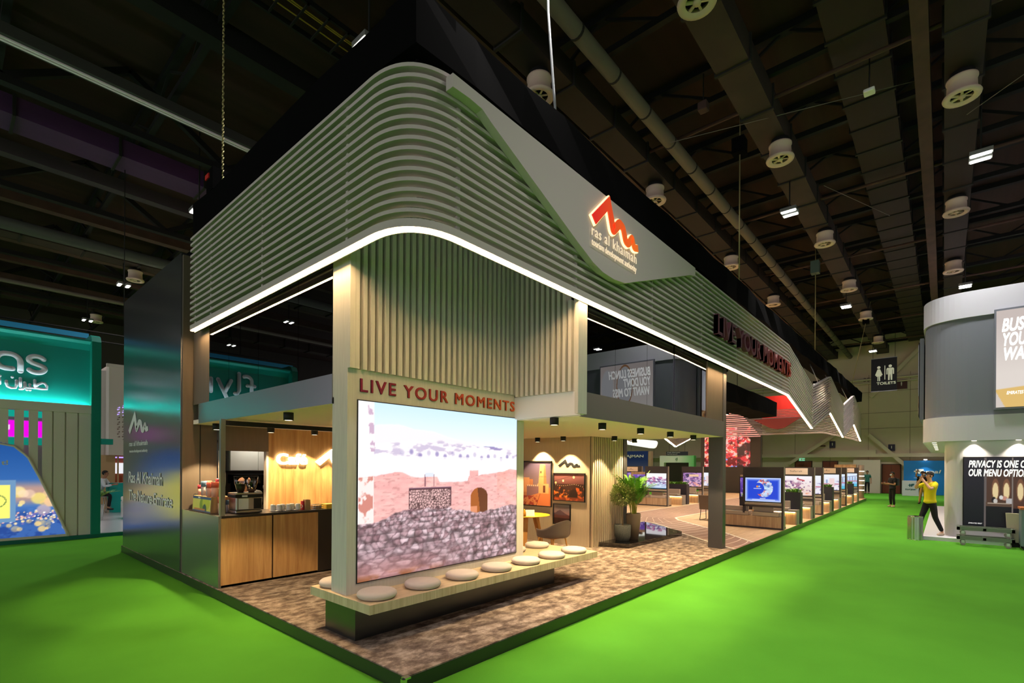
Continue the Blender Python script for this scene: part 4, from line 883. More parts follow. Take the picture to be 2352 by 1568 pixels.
# ================================================================== seating corner, picture wall, planter plinth
pw = thing('wall_pictures', 'beige panelled wall block carrying framed pictures and a slatted end', 'wall', (7.7, 4, P), kind='structure')
m_beige = mat('beige_linen_panel', S(190, 172, 142), 0.7, vary=0.05, vscale=(30, 30, 3))
MB().box(6.975, 2.52, P, 8.42, 6.1, 2.67).build('wall_panel', m_beige, pw)
MB().box(8.42, 2.45, P, 8.60, 6.1, 2.67).build('dark_end_panel', m_dark, pw)
MB().box(7.0, 2.505, P, 8.42, 2.522, 2.67).build('slat_backing', mat('dark_slat_backing', S(60,62,54), 0.8), pw)
b = MB()
for k in range(17): b.box(7.0+k*0.083, 2.45, P, 7.0+k*0.083+0.046, 2.506, 2.665)
b.build('slat_cladding', m_beige, pw)
b = MB(); logo_mb(b, (6.972,3.39,1.965), (0,-1,0), (0,0,1), 0.62, 0.165, 0.0, 0.012); o = b.build('wall_logo', m_rubber); tag(o, 'black wavy mountain logo mounted above the night camp picture', 'logo')
def framed(name, lab, y0, y1, z0, z1, pic, m=None):
    t = thing(name, lab, 'picture', (6.97, (y0+y1)/2, z0)); x0, x1 = 6.945, 6.975; f = 0.022
    MB().box(x0,y0,z0,x1,y0-f,z1).box(x0,y1+f,z0,x1,y1,z1).box(x0,y0-f,z0,x1,y1+f,z0+f).box(x0,y0-f,z1-f,x1,y1+f,z1).box(6.966,y0-f,z0+f,6.974,y1+f,z1-f).build('picture_frame', m_rubber, t)
    pic.build('printed_picture', (6.962,y0-f,z0+f), (0,-1,0), (0,0,1), (y0-y1)-2*f, z1-z0-2*f, m or m_print, t); return t
p = Pic(170, 210); u, v = p.u, p.v; p.grad((96,84,110),(150,120,120),0.4,1.0)
p.fill((v<0.42), (206,130,84)); p.fill((u<0.35)&(v<0.60)&(v>0.15), (198,128,86)); p.fill((u<0.22)&(v<0.64)&(v>0.3),(214,150,104))
tw = 0.17-0.075*(v-0.3)/0.65; p.fill((np.abs(u-0.70)<tw)&(v>0.28)&(v<0.93), (232,170,108)); p.fill((np.abs(u-0.70)<tw)&(v>0.28)&(v<0.93)&(u>0.74), (190,124,78)); p.disc(0.70,0.93,0.10,0.02,(232,170,108))
p.fill((u>0.62)&(u<0.66)&(v>0.74)&(v<0.79),(90,50,36)); p.fill((u>0.52)&(u<0.92)&(v>0.28)&(v<0.50),(226,164,108)); p.fill((u>0.72)&(u<0.80)&(v>0.30)&(v<0.46),(100,56,40)); p.fill((np.abs(v-0.66)<0.008)&(np.abs(u-0.7)<0.13)&(np.sin(u*160)>0),(110,66,44))
p.fill((u>0.12)&(u<0.56)&(v<0.46-0.2*(0.5-u)*0)&(v>0.16+0.22*u),(140,104,110)); p.fill((u>0.14)&(u<0.56)&(v<0.47)&(v>0.44)&(np.sin(u*90)>-0.3),(240,200,170)); p.fill((v<0.28+0.0*u)&(u>0.62-0.5*(0.28-v)),(216,124,74)); p.fill((v<0.22)&(u<0.62-0.5*(0.28-v))&(fbm(u*14,v*20,3)>0.5),(160,66,52)); p.fill((np.abs(u-(0.62-0.5*(0.28-v)))<0.008)&(v<0.28),(120,60,44))
framed('framed_picture', 'tall framed picture of a sunlit round stone watchtower', 4.475, 3.577, 1.0, 2.113, p)
p = Pic(200, 140); u, v = p.u, p.v; p.grad((150,96,92),(70,40,36),0.45,1.0); p.fill((v<0.62), (56,34,28)); p.fill(sst(0.5,0.7,fbm(u*9,v*9,4))*(v<0.5)*0.9,(214,96,36)); p.fill(sst(0.55,0.7,fbm(u*14+5,v*14,9))*(v<0.4)*(u<0.7),(236,130,50)); p.disc(0.65,0.22,0.14,0.2,(40,24,20)); p.disc(0.26,0.38,0.06,0.14,(44,26,22)); p.fill((v<0.12)*0.6,(150,60,30))
for i in range(14): p.disc(0.06+0.068*i, 0.58-0.03*math.sin(i*0.5)-(0.01*max(0,i-9)), 0.008, 0.012, (246,220,170))
p.fill(np.abs(v-(0.72+0.35*u))<0.006, (60,36,34)); p.disc(0.06,0.66,0.03,0.045,(250,206,150)); p.disc(0.31,0.74,0.03,0.045,(252,214,160)); p.disc(0.66,0.88,0.036,0.05,(252,214,160))
framed('framed_picture', 'wide framed picture of an evening camp with string lights', 3.53, 2.632, 1.165, 1.83, p)
p = Pic(90, 90); u, v = p.u, p.v; p.grad((104,110,124),(146,110,104),0.5,1.0); p.fill(sst(-0.01,0.01,0.72-0.5*np.abs(u-0.4)+0.08*(fbm(u*8,u*0,2)-0.5)-v),(92,70,76)); p.fill((v<0.42+0.06*fbm(u*6,u*0,7)),(96,58,54)); p.fill((v<0.3),(60,38,34))
framed('framed_picture', 'small framed picture of dusky mountains behind the shell chair', 3.528, 3.026, 0.61, 1.10, p)
tb = thing('round_table', 'round yellow topped table with splayed oak legs', 'table', (6.1, 3.71, P))
MB().lathe([(0.001,0.705),(0.52,0.705),(0.58,0.722),(0.58,0.73),(0.001,0.73)], (6.1,3.71,P), 48).build('table_top', m_yellow, tb)
for k in range(3):
    a = -0.35 + k*2*math.pi/3; d = Vector((math.cos(a), math.sin(a), 0)); c = Vector((6.1,3.71,0))
    MB().prism([(0,0)]*0 + [(-0.05,-0.03),(0.05,-0.03),(0.05,0.03),(-0.05,0.03)], 'z', 0, 1) if False else None
    b = MB(); t_ = c + d*0.30 + Vector((0,0,P+0.705)); f_ = c + d*0.47 + Vector((0,0,P)); sd = Vector((-d.y, d.x, 0))
    b.add([f_-d*0.03-sd*0.05, f_+d*0.03-sd*0.05, f_+d*0.03+sd*0.05, f_-d*0.03+sd*0.05, t_-d*0.05-sd*0.085, t_+d*0.03-sd*0.085, t_+d*0.03+sd*0.085, t_-d*0.05+sd*0.085], [(0,3,2,1),(4,5,6,7),(0,1,5,4),(1,2,6,5),(2,3,7,6),(3,0,4,7)], False)
    b.build('leg', m_oaklight, tb)
o = MB().lathe([(0.001,0),(0.035,0),(0.035,0.10),(0.015,0.13),(0.015,0.16),(0.001,0.16)], (5.75,3.42,P+0.731), 16).build('juice_bottle', mat('amber_plastic', S(226, 160, 50), 0.2)); tag(o, 'small amber bottle standing on the yellow table', 'bottle')
t = thing('table_card', 'white folded card standing on the yellow table', 'card', (5.98,3.45,P+0.73)); b = MB(); b.prism([(0,0)]*0+[(-0.05,0),(0.05,0),(0.002,0.13),(-0.002,0.13)], 'x', -0.1, 0.1)
for i, vv in enumerate(b.v): b.v[i] = (5.98+vv[0]*0.66+vv[1]*0.75, 3.45-vv[0]*0.75+vv[1]*0.66, P+0.731+vv[2])
b.build('card_fold', m_signw, t)
def shell_chair(shell_m, leg_m):
    t = thing('shell_chair', 'x', 'chair', (0,0,0), 'shell armchairs at the yellow table')
    # seat faces +Y; shell as a swept surface
    nu, nv = 26, 12; vs = []; fs = []
    for off in (0.0, 0.012):
        for i in range(nu+1):
            a = math.pi*(-0.08 + 1.16*i/nu)   # around from one arm tip over the back to the other
            for j in range(nv+1):
                q = j/nv
                back = max(0, math.sin(a)) if True else 0
                rim = 0.655 + 0.135*max(0,-math.sin(-a))**2.2 - 0.05*(abs(math.cos(a))**6)
                r = (0.27 + 0.02*math.sin(a)) * (1-(1-q)**2.6)**0.5 if q < 1 else 0.29
                r = 0.05 + (0.255+0.03*q)*min(1, (q/0.55)**0.6)
                z = 0.44 + (rim-0.44)*max(0, (q-0.42)/0.58)**1.25
                vs.append(((r-off)*1.02*math.cos(a), -(r-off)*0.98*math.sin(a)*(1+0.12*back*q) + (0.06 if math.sin(a) < 0 else 0), z+off*0.6))
    n1 = (nu+1)*(nv+1)
    for l in (0, n1):
        for i in range(nu):
            for j in range(nv): fs.append((l+i*(nv+1)+j, l+(i+1)*(nv+1)+j, l+(i+1)*(nv+1)+j+1, l+i*(nv+1)+j+1))
    for i in range(nu): fs.append((i*(nv+1)+nv, (i+1)*(nv+1)+nv, n1+(i+1)*(nv+1)+nv, n1+i*(nv+1)+nv))
    for i in (0, nu):
        for j in range(nv): fs.append((i*(nv+1)+j, i*(nv+1)+j+1, n1+i*(nv+1)+j+1, n1+i*(nv+1)+j))
    b = MB(); b.add(vs, fs, True); b.lathe([(0.001,0.432),(0.2,0.432),(0.23,0.445),(0.19,0.452),(0.001,0.452)], (0,0.06,0), 24, True, 1.0, 1.05); b.build('seat_shell', shell_m, t)
    for x, y in ((0.15,0.2),(-0.15,0.2),(0.15,-0.16),(-0.15,-0.16)):
        sx = 1.55; MB().tube([(x,y,0.425),(x*1.12,y*1.1,0.40),(x*sx,y*1.4,0.0)], [0.016,0.018,0.011], 10).build('leg', leg_m, t)
    MB().tube([(0.155,0.2,0.42),(0.155,-0.16,0.42),(-0.155,-0.16,0.42),(-0.155,0.2,0.42)], 0.012, 8, closed=True).build('leg_frame', leg_m, t)
    return t
m_taupe = mat('taupe_shell', S(112, 96, 84), 0.55)
ch = shell_chair(m_taupe, m_oaklight); ch.location = (5.32, 2.32, P); ch.rotation_euler = (0,0,math.atan2(-(6.1-5.32), 3.71-2.32)+0.35); ch['label'] = 'taupe shell armchair with oak legs in front of the mountain picture'
c2 = dup(ch, (6.28, 4.62, P), math.atan2(-(6.1-6.28), 3.71-4.62)); c2['label'] = 'shell armchair behind the yellow table, mostly hidden by the slab'
# mirror plinth with plants
bp_ = thing('mirror_plinth', 'low black mirror plinth with rounded corner holding two potted plants', 'plinth', (9.2, 2.5, P))
pl = rounded_path([(8.6,3.62),(7.26,2.44),(7.26,2.44),(7.26,2.43),(7.47,1.79),(10.35,1.75),(11.95,3.62)], [0,0,0,0,0.03,0.28,0.2], 8)
MB().prism([(8.61,3.62),(8.61,2.44),(7.26,2.44),(7.47,1.79)] + [tuple(p) for p in rounded_path([(7.47,1.79),(10.42,1.74),(11.95,3.62)], [0,0.3,0], 8)[1:]], 'z', P, P+0.10).build('plinth_body', m_gloss, bp_)
def leaves(mb, pts, size, rng, droop=0.0):
    for p, d in pts:
        d = Vector(d).normalized(); s = d.cross(Vector((rng.uniform(-1,1),rng.uniform(-1,1),rng.uniform(-1,1)))).normalized(); l = size*rng.uniform(0.7,1.3); w_ = l*0.36
        a = Vector(p); nn = d.cross(s)*l*0.12
        mb.add([a, a+d*l*0.5+s*w_/2+nn, a+d*l-nn*droop, a+d*l*0.5-s*w_/2+nn], [(0,1,2,3)], False)
rng = random.Random(11)
tp = thing('potted_topiary', 'small ball topiary tree in a rough grey pot', 'plant', (7.93, 2.30, P+0.1))
MB().lathe([(0.001,0.0),(0.15,0.0),(0.185,0.10),(0.195,0.36),(0.18,0.37),(0.17,0.33),(0.001,0.33)], (7.93,2.2,P+0.1), 28).build('pot', mat('rough_grey_pot', S(72, 74, 68), 0.9, vary=0.3, vscale=(40,40,40)), tp)
MB().lathe([(0.165,0.0),(0.001,0.015)], (7.93,2.2,P+0.43), 20).build('soil', m_soil, tp)
MB().tube([(7.93,2.2,P+0.43),(7.94,2.21,0.95),(7.93,2.2,1.25)], [0.018,0.014,0.012], 8).tube([(7.95,2.22,P+0.43),(7.945,2.21,0.85),(7.95,2.19,1.2)], [0.012,0.01,0.008], 8).build('stem', m_trunk, tp)
b = MB(); pts = []
for k in range(1500):
    d = Vector((rng.gauss(0,1),rng.gauss(0,1),rng.gauss(0,1))).normalized(); r = rng.uniform(0.3,1.0)**0.5*0.28*(1+0.12*math.sin(5*d.x+3*d.z)); pts.append((Vector((7.93,2.2,1.33))+Vector((d.x,d.y,d.z*0.9))*r, d+Vector((rng.uniform(-.8,.8),rng.uniform(-.8,.8),rng.uniform(-.6,.8)))))
leaves(b, pts, 0.055, rng); b.build('foliage', m_leafd, tp)
pp = thing('potted_palm', 'bushy green areca palm in a tall taupe tapered pot', 'plant', (8.27, 2.1, P+0.1))
MB().lathe([(0.001,0.0),(0.115,0.0),(0.16,0.35),(0.175,0.60),(0.165,0.62),(0.155,0.58),(0.001,0.57)], (8.27,2.1,P+0.1), 32).build('pot', mat('taupe_pot', S(98, 84, 66), 0.6), pp)
MB().lathe([(0.15,0.0),(0.001,0.02)], (8.27,2.1,P+0.67), 20).build('soil', m_soil, pp)
st_ = MB(); fo = MB()
def frond(base, az, lean, L, mbs, mbl, rng, nl=22, ll=0.27):
    pts = []; d = Vector((math.cos(az), math.sin(az), 0))
    for i in range(11):
        t = i/10; pts.append(Vector(base) + d*(lean*t*t*L) + Vector((0,0,L*(t - 0.35*lean*t*t*t))))
    mbs.tube(pts[:9], [0.008*(1-i/14) for i in range(9)], 5)
    for i in range(nl):
        t = 0.42+0.58*i/nl; k = min(9, int(t*10)); f = t*10-k; p = pts[k]*(1-f)+pts[k+1]*f; tg = (pts[k+1]-pts[k]).normalized(); sd = tg.cross(Vector((0,0,1)))
        if sd.length < 0.1: sd = Vector((-d.y,d.x,0))
        sd.normalize(); l = ll*(1-0.55*abs(t-0.6))*rng.uniform(0.8,1.1)
        for s in (-1,1):
            dr = (tg*0.75+sd*s*0.7+Vector((0,0,0.12))).normalized(); w_ = tg.cross(dr).normalized().cross(dr)*0.012; e = p+dr*l+Vector((0,0,-0.25*l)); m_ = p+dr*l*0.5
            mbl.add([p, m_+w_, e, m_-w_], [(0,1,2,3)], False)
for k in range(38):
    a = rng.uniform(0,2*math.pi); r = rng.uniform(0,0.07); frond((8.27+r*math.cos(a),2.1+r*math.sin(a),P+0.67), a+rng.uniform(-.5,.5), rng.uniform(0.12,0.62), rng.uniform(0.6,1.0) if k > 2 else 1.12, st_, fo, rng)
st_.build('stems', mat('palm_stem', S(150, 150, 56), 0.5), pp); fo.build('fronds', m_leaf, pp)
# ================================================================== lounge booths
m_booth = mat('booth_charcoal', S(58, 52, 54), 0.5); m_boothx = mat('booth_edge_grey', S(150, 140, 130), 0.6)
m_seat = mat('booth_grey_fabric', S(176, 160, 146), 0.9); m_plaque = mat('blush_plaque', S(226, 206, 194), 0.6)
m_planter = mat('slate_planter', S(50, 48, 58), 0.5)
def screen_pic(kind):
    p = Pic(130, 92); u, v = p.u, p.v
    if kind == 'world':
        p = Pic(200, 136); u, v = p.u, p.v
        e = np.minimum(np.minimum(u,1-u)*1.5, np.minimum(v,1-v)); p.c[:] = 0; t = sst(0.16,0.0,e)[...,None]
        p.c = np.array([34,72,214.])*(1-t) + np.array([196,214,255.])*t
        ring = (np.hypot((u-0.535)/0.25,(v-0.57)/0.38)<1) & (np.hypot((u-0.38)/0.16,(v-0.55)/0.24)>1)
        n = fbm(u*9,v*16,3); n2 = fbm(u*14+4,v*9,7)
        p.fill(ring, np.stack([150+110*n2, 160+90*n, 200+70*n],-1)); p.fill(ring&(n2>0.6),(206,90,80)); p.fill(ring&(n<0.4),(60,110,190)); p.fill(ring&(np.abs(np.sin(v*26+2*u))<0.14),(245,248,255))
        p.disc(0.345,0.63,0.03,0.045,(240,150,60)); p.disc(0.40,0.635,0.026,0.04,(150,190,240)); p.rect(0.24,0.53,0.46,0.56,(220,230,255),0.85); p.rect(0.42,0.125,0.58,0.145,(235,240,255)); p.rect(0.2,0.06,0.84,0.095,(225,235,255),0.9)
        return p
    if kind == 'leisure':
        p.grad((250,246,252),(238,214,206),0.2,1); p.fill(sst(0.5,0.62,fbm(u*9,v*8,5))*(v>0.25)*(v<0.8)*sst(0.9,0.5,v),(176,120,150)); p.fill(sst(0.58,0.66,fbm(u*16,v*14,9))*(v>0.2)*(v<0.75),(120,84,130)); p.fill(((np.abs((v-0.82)+0.35*(u-0.6))<0.035)&(np.abs(u-0.63)<0.13)),(200,80,90)); p.fill((u>0.52)&(u<0.56)&(v>0.82)&(v<0.92),(150,70,100)); p.fill(sst(0.55,0.7,fbm(u*8,v*10,15))*(v<0.3),(236,160,130)); return p
    if kind == 'resort':
        p.grad((244,248,255),(226,226,240),0.3,1); p.fill((v<0.4)*0.8,(240,234,240)); p.fill((np.abs(v-0.55)<0.12)&(np.sin(u*40)>0.2)&(u<0.6),(150,170,210)); p.fill(sst(0.55,0.7,fbm(u*10,v*9,8))*(v<0.6)*0.8,(140,130,180)); p.fill((v<0.42)&(v>0.36),(206,130,150)); p.disc(0.2,0.52,0.1,0.14,(110,160,190),0.3); p.fill((np.abs(u-0.72)<0.1)&(v<0.75)&(v>0.2),(240,214,214)); return p
    if kind == 'pier':
        p.grad((226,238,255),(150,196,236),0.2,0.9); p.fill((v>0.42)&(v<0.75)&(np.sin(u*50)>0.5),(150,150,180)); p.fill((np.abs(v-(0.62+0.2*u))<0.02),(120,130,170)); p.fill((v<0.45)&(v>0.38),(200,110,140)); p.fill((v<0.2),(90,190,220)); return p
    if kind == 'blossom':
        p.grad((255,252,255),(206,224,246),0.1,0.8); p.fill(sst(0.46,0.6,fbm(u*8,v*12,4))*(v>0.3)*(v<0.78),(206,130,170)); p.fill(sst(0.55,0.65,fbm(u*14,v*16,6))*(v>0.3)*(v<0.7),(130,90,150)); p.fill(np.abs(v-(0.47-0.12*(u-0.4)))<0.022,(90,80,130)); p.fill(sst(0.5,0.6,fbm(u*10,v*18,12))*(v<0.4)*(v>0.15),(170,180,220)); p.rect(0,0,1,0.05,(40,90,130)); return p
    if kind == 'aerial':
        p.grad((200,150,206),(236,196,206),0,1); p.fill(sst(0.45,0.6,fbm(u*10,v*9,14)),(140,96,150)); p.fill(sst(0.55,0.65,fbm(u*7+3,v*14,17)),(90,80,130)); p.disc(0.25,0.8,0.09,0.13,(70,56,90)); p.rect(0.34,0.72,0.85,0.88,(240,196,160)); p.fill(sst(0.55,0.7,fbm(u*8,v*8,20))*(v<0.35),(250,170,150)); return p
    p.grad((120,80,180),(50,30,110),0,1); p.fill(sst(0.5,0.62,fbm(u*7,v*9,22)),(170,140,200)); p.fill(sst(0.6,0.7,fbm(u*9,v*6,25))*(v<0.6),(30,20,60)); return p
def booth(x, y0, kind, lab, group, wd=1.12, sign=None, bench=True, bl=1.62, glass=1.0):
    t = thing('booth_screen_wall', lab, 'booth wall', (x, y0+wd/2, P), group)
    b = MB(); b.box(x, y0, P, x+0.12, y0+0.05, 2.0); b.box(x, y0+wd-0.05, 0.6, x+0.12, y0+wd, 2.0); b.box(x, y0+0.05, 1.70, x+0.12, y0+wd-0.05, 2.0); b.box(x, y0+0.05, 0.80, x+0.12, y0+wd, 0.85); b.box(x+0.03, y0+0.05, 0.93, x+0.11, y0+wd-0.05, 1.70); b.build('wall_frame', m_booth, t)
    MB().box(x+0.002, y0-0.012, P, x+0.12, y0-0.001, 2.0).build('edge_trim', m_boothx, t)
    MB().box(x+0.02, y0+0.06, 0.86, x+0.2, y0+wd-0.05, 0.92).build('shelf', m_seat, t)
    sw = wd-0.13; s = MB().box(x+0.004, y0+0.045, 0.94, x+0.03, y0+wd-0.05, 1.70).build('screen_bezel', m_rubber, t)
    screen_pic(kind).build('screen_image', (x+0.002, y0+wd-0.07, 0.965), (0,-1,0), (0,0,1), sw-0.01, 0.71, m_screen, s)
    if sign:
        pq = MB().box(x-0.012, y0+wd*0.18, 1.735, x, y0+wd*0.83, 1.965).build('name_plaque', m_plaque, t)
        sign(pq, x, y0, wd)
    if bench:
        bn = thing('booth_bench', lab.replace('screen wall', 'bench').replace('showing', 'below the screen of'), 'bench', (x+0.3, y0+bl/2, P), 'lounge benches')
        MB().box(x+0.005, y0+0.055, P+0.05, x+0.55, y0+bl, 0.52).build('bench_body', m_lounge, bn); MB().box(x+0.0, y0+0.05, P, x+0.55, y0+bl, P+0.05).build('bench_base', m_booth, bn)
        for a, c in ((0.12, 0.86), (0.98, bl-0.02)) if bl > 1.3 else ((0.12, bl-0.05),):
            MB().box(x+0.03, y0+a, 0.58-0.055, x+0.5, y0+c, 0.645).build('seat_pad', m_seat, bn, bevel=0.015)
        for a, c in ((0.30, 0.85), (1.0, bl-0.05)) if bl > 1.3 else ((0.3, bl-0.1),):
            MB().box(x+0.135, y0+a, 0.65, x+0.22, y0+c, 0.79).build('back_pad', m_seat, bn, bevel=0.012)
    return t
def lit_bench(x, y0, ln, lab, back=True, dx=0.42):
    t = thing('lit_bench', lab, 'bench', (x+dx/2, y0+ln/2, P), 'lit lounge benches')
    MB().box(x, y0-0.03, 0.56, x+dx, y0+ln, 0.62).box(x+0.05, y0-0.03, P, x+dx, y0+0.01, 0.56).build('bench_slab', m_boothx, t)
    MB().box(x+0.06, y0+0.01, P, x+dx, y0+ln, 0.53).build('bench_front', m_lounge, t); MB().box(x+0.012, y0+0.02, 0.545, x+0.05, y0+ln, 0.559).build('led_strip', m_ledbench, t)
    if back: MB().box(x+dx-0.14, y0+0.22, 0.62, x+dx-0.02, y0+ln, 0.9).build('back_pad', m_seat, t, bevel=0.015)
    MB().box(x+0.03, y0+0.22, 0.62, x+dx-0.15, y0+ln, 0.68).build('seat_pad', m_seat, t, bevel=0.012)
    return t
def grass_clump(mb, x0, x1, y0, y1, z, n, rng, h=0.16):
    for k in range(n):
        a = rng.uniform(0,6.28); L = h*rng.uniform(0.6,1.2); p = Vector((rng.uniform(x0,x1), rng.uniform(y0,y1), z)); d = Vector((math.cos(a)*0.55, math.sin(a)*0.55, 1)).normalized(); s = Vector((-math.sin(a), math.cos(a), 0))*0.014
        mb.add([p-s*0.5, p+d*L*0.55-s+Vector((0,0,0)), p+d*L+Vector((math.cos(a),math.sin(a),-0.3))*L*0.3, p+d*L*0.55+s, p+s*0.5], [(0,1,2,3,4)], False)
def planter(x, y0, ln, h, lab, rng, dx=0.34, z0=P):
    t = thing('booth_planter', lab, 'planter', (x+dx/2, y0+ln/2, z0), 'lounge planters')
    MB().box(x, y0, z0, x+dx, y0+ln, h).build('planter_box', m_planter, t); MB().box(x+0.02, y0+0.02, h-0.02, x+dx-0.02, y0+ln-0.02, h+0.004).build('soil', m_soil, t)
    b = MB(); grass_clump(b, x+0.04, x+dx-0.04, y0+0.04, y0+ln-0.04, h, int(260*ln), rng); b.build('foliage', m_leaf, t); return t
rg = random.Random(21)
def sgn_safarak(pq, x, y0, wd): MB().text('Safarak', (x-0.013, y0+wd*0.70, 1.825), (0,-1,0), (0,0,1), wd*0.37, 0.07, 0.002, -0.008).build('lettering', mat('grey_ink', S(110,96,90),0.6), pq)
def sgn_small(pq, x, y0, wd): MB().box(x-0.014, y0+wd*0.38, 1.83, x-0.012, y0+wd*0.62, 1.845).ball((x-0.013, y0+wd*0.5, 1.88), 0.02, 8, 6).build('printed_mark', mat('grey_ink', (0,0,0)), pq)
G = 'lounge screen walls'
booth(13.5, 0.0, 'world', 'nearest lounge screen wall showing a blue globe collage', G, bl=1.9)
booth(18.06, 0.0, 'leisure', 'lounge screen wall with the Safarak plaque and leisure pictures', G, sign=sgn_safarak, bench=False)
booth(19.8, 0.0, 'resort', 'lounge screen wall backing onto the Safarak booth', G, bl=1.1)
booth(24.25, 0.0, 'resort', 'lounge screen wall with blush plaque over a resort picture', G, sign=sgn_small, bench=False)
booth(26.0, 0.0, 'pier', 'narrowly seen lounge screen wall between resort and pier pictures', G, bl=1.1)
booth(30.5, 0.0, 'pier', 'lounge screen wall with a pier picture closest to the ringed column', G, sign=sgn_small, bench=False)
lit_bench(15.24, 0.03, 1.1, 'lit bench behind the nearest lounge screen wall'); lit_bench(17.66, 0.05, 1.0, 'lit bench below the Safarak screen', False, 0.4)
lit_bench(21.25, 0.0, 1.1, 'lit bench before the second aisle planter'); lit_bench(23.75, 0.03, 1.0, 'lit bench below the resort picture', False); lit_bench(27.8, 0.0, 1.1, 'lit bench before the third aisle planter'); lit_bench(30.05, 0.03, 1.0, 'lit bench below the pier picture', False)
planter(15.69, -0.02, 0.50, 1.17, 'dark planter with grassy tops standing before the Safarak screen', rg); planter(21.9, -0.02, 0.4, 1.165, 'dark planter with grassy tops standing before the resort picture', rg); planter(28.3, 0.0, 0.32, 1.16, 'dark planter with grassy tops closest to the pier picture', rg)
# inner row
booth(19.24, 6.03, 'blossom', 'inner lounge screen wall showing a pink blossom picture', G, bl=1.7)
booth(22.97, 5.79, 'aerial', 'inner lounge screen wall showing a purple aerial picture', G, wd=1.1, bench=False, sign=None)
booth(24.6, 5.75, 'resort', 'inner lounge screen wall half hidden by the dark column', G, bl=1.0)
lit_bench(20.54, 5.9, 1.0, 'inner lit bench beside the blossom screen'); lit_bench(22.5, 5.86, 0.9, 'inner lit bench below the purple aerial picture', True); planter(21.16, 5.91, 0.96, 1.13, 'long inner planter with grassy tops beyond the blossom screen', rg)
t = booth(20.9, 8.15, 'other', 'inner dark wall with blush plaque and oak framed tablet', G, wd=1.2, bench=False, sign=sgn_small)
t = thing('oak_tablet_stand', 'oak framed tablet screen beside the blossom picture', 'screen', (19.9, 7.75, P))
MB().box(19.86, 7.30, P, 19.98, 8.2, 1.72).build('oak_frame', m_lounge, t); screen_pic('other').build('screen_image', (19.855, 8.1, 1.05), (0,-1,0), (0,0,1), 0.7, 0.55, m_screen, t)
# tablet stand and small planter beyond the column
t = thing('tilted_tablet_stand', 'oak backed tablet with purple picture beyond the dark column', 'screen', (15.9, 1.62, P))
MB().box(15.9, 1.42, P, 16.0, 1.9, 1.72).build('oak_back', m_lounge, t); MB().box(15.87, 1.40, 0.86, 15.9, 1.92, 1.66).build('screen_bezel', m_rubber, t); screen_pic('other').build('screen_image', (15.867, 1.89, 0.9), (0,-1,0), (0,0,1), 0.46, 0.72, m_screen, t)
planter(14.6, 1.14, 0.40, 1.02, 'low dark planter between tablet and globe screen', rg, 0.3, 0.62)
booth(20.6, 1.55, 'resort', 'rear lounge screen wall glimpsed over the small planter', G, wd=1.0, bench=False)
# armchair
ac = thing('lounge_armchair', 'taupe wire legged armchair half hidden by the dark column', 'chair', (14.95, 2.62, P))
MB().box(14.62, 2.35, 0.52, 15.2, 2.86, 0.60).build('seat', m_taupe, ac, bevel=0.02); b = MB(); b.prism([(14.60,0.52),(14.72,0.52),(14.60,1.02),(14.50,1.02)], 'y', 2.35, 2.86); b.build('backrest', m_taupe, ac, bevel=0.02)
for y in (2.4, 2.82): MB().tube([(14.64,y,0.52),(14.55,y,P+0.01),(15.15,y,P+0.01),(15.12,y,0.52)], 0.012, 6).build('leg', m_rubber, ac)
# ringed column and lit oak portal at the far end
rc = thing('ringed_column', 'round column with five light rings at the far end of the lounge', 'column', (33.74, 0.23, P))
MB().tube([(33.74,0.23,P),(33.74,0.23,2.16)], 0.16, 24).build('column_shaft', m_seat, rc)
for z in (0.62, 0.92, 1.20, 1.47, 1.76): MB().tube([(33.74,0.23,z),(33.74,0.23,z+0.045)], 0.172, 24).build('light_ring', emis('ring_white', (1,0.94,0.82), 2.2), rc)
t = thing('oak_portal', 'oak clad portal glowing orange beside the ringed column', 'portal', (33.6, 1.0, P))
MB().box(33.5, 0.45, 2.0, 33.9, 1.55, 2.18).box(33.5, 1.45, P, 33.9, 1.55, 2.0).build('portal_frame', m_lounge, t); MB().box(33.52, 0.45, 1.97, 33.8, 1.45, 2.0).build('led_strip', m_ledsoft, t)
# ================================================================== stands seen through the lounge
rs = thing('red_ribbon', 'big red curved fabric ring hanging over the neighbouring stand', 'fabric ring', (40, 7.4, 6.6))
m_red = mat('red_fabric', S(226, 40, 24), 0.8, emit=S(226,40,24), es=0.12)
b = MB(); arc = [(41.5-1.9*math.cos(a), 7.2+3.6*math.sin(a)) for a in np.linspace(-1.45,1.45,25)]
vs = [(x,y,5.75+0.12*(i/24)) for i,(x,y) in enumerate(arc)] + [(x,y,7.55-0.1*(i/24)) for i,(x,y) in enumerate(arc)]
b.add(vs, [(i,i+1,25+i+1,25+i) for i in range(24)], False); b.build('fabric', m_red, rs)
for y in (4.6, 9.4): MB().tube([(40.6,y,7.4),(40.6,y,12.6)], 0.02, 6).build('suspension_cable', m_steelk, rs)
ls = thing('red_light_sticks', 'stepped cluster of red glowing light tubes hanging before the red screen', 'light tubes', (30, 6, 4.8)); 
m_redled = emis('red_pink_tube', (1.0, 0.33, 0.26), 1.5)
for k in range(16):
    z = 5.72 - k*0.124; y1 = 6.35 - 0.098*k
    MB().box(30.0, y1, z, 30.03, 8.2, z+0.034).build('light_tube', m_redled, ls)
MB().box(30.02, 6.9, 3.7, 30.06, 6.94, 12.6).box(30.02, 8.1, 3.7, 30.06, 8.14, 12.6).build('hanger', m_steelk, ls)
rsn = thing('red_video_screen', 'tall video screen full of red blossoms in a dark frame', 'screen', (36, 9, 2.0))
MB().box(36.02, 6.4, 0, 36.3, 10.7, 6.0).build('screen_frame', mat('screen_dark', S(64,54,56),0.5), rsn)
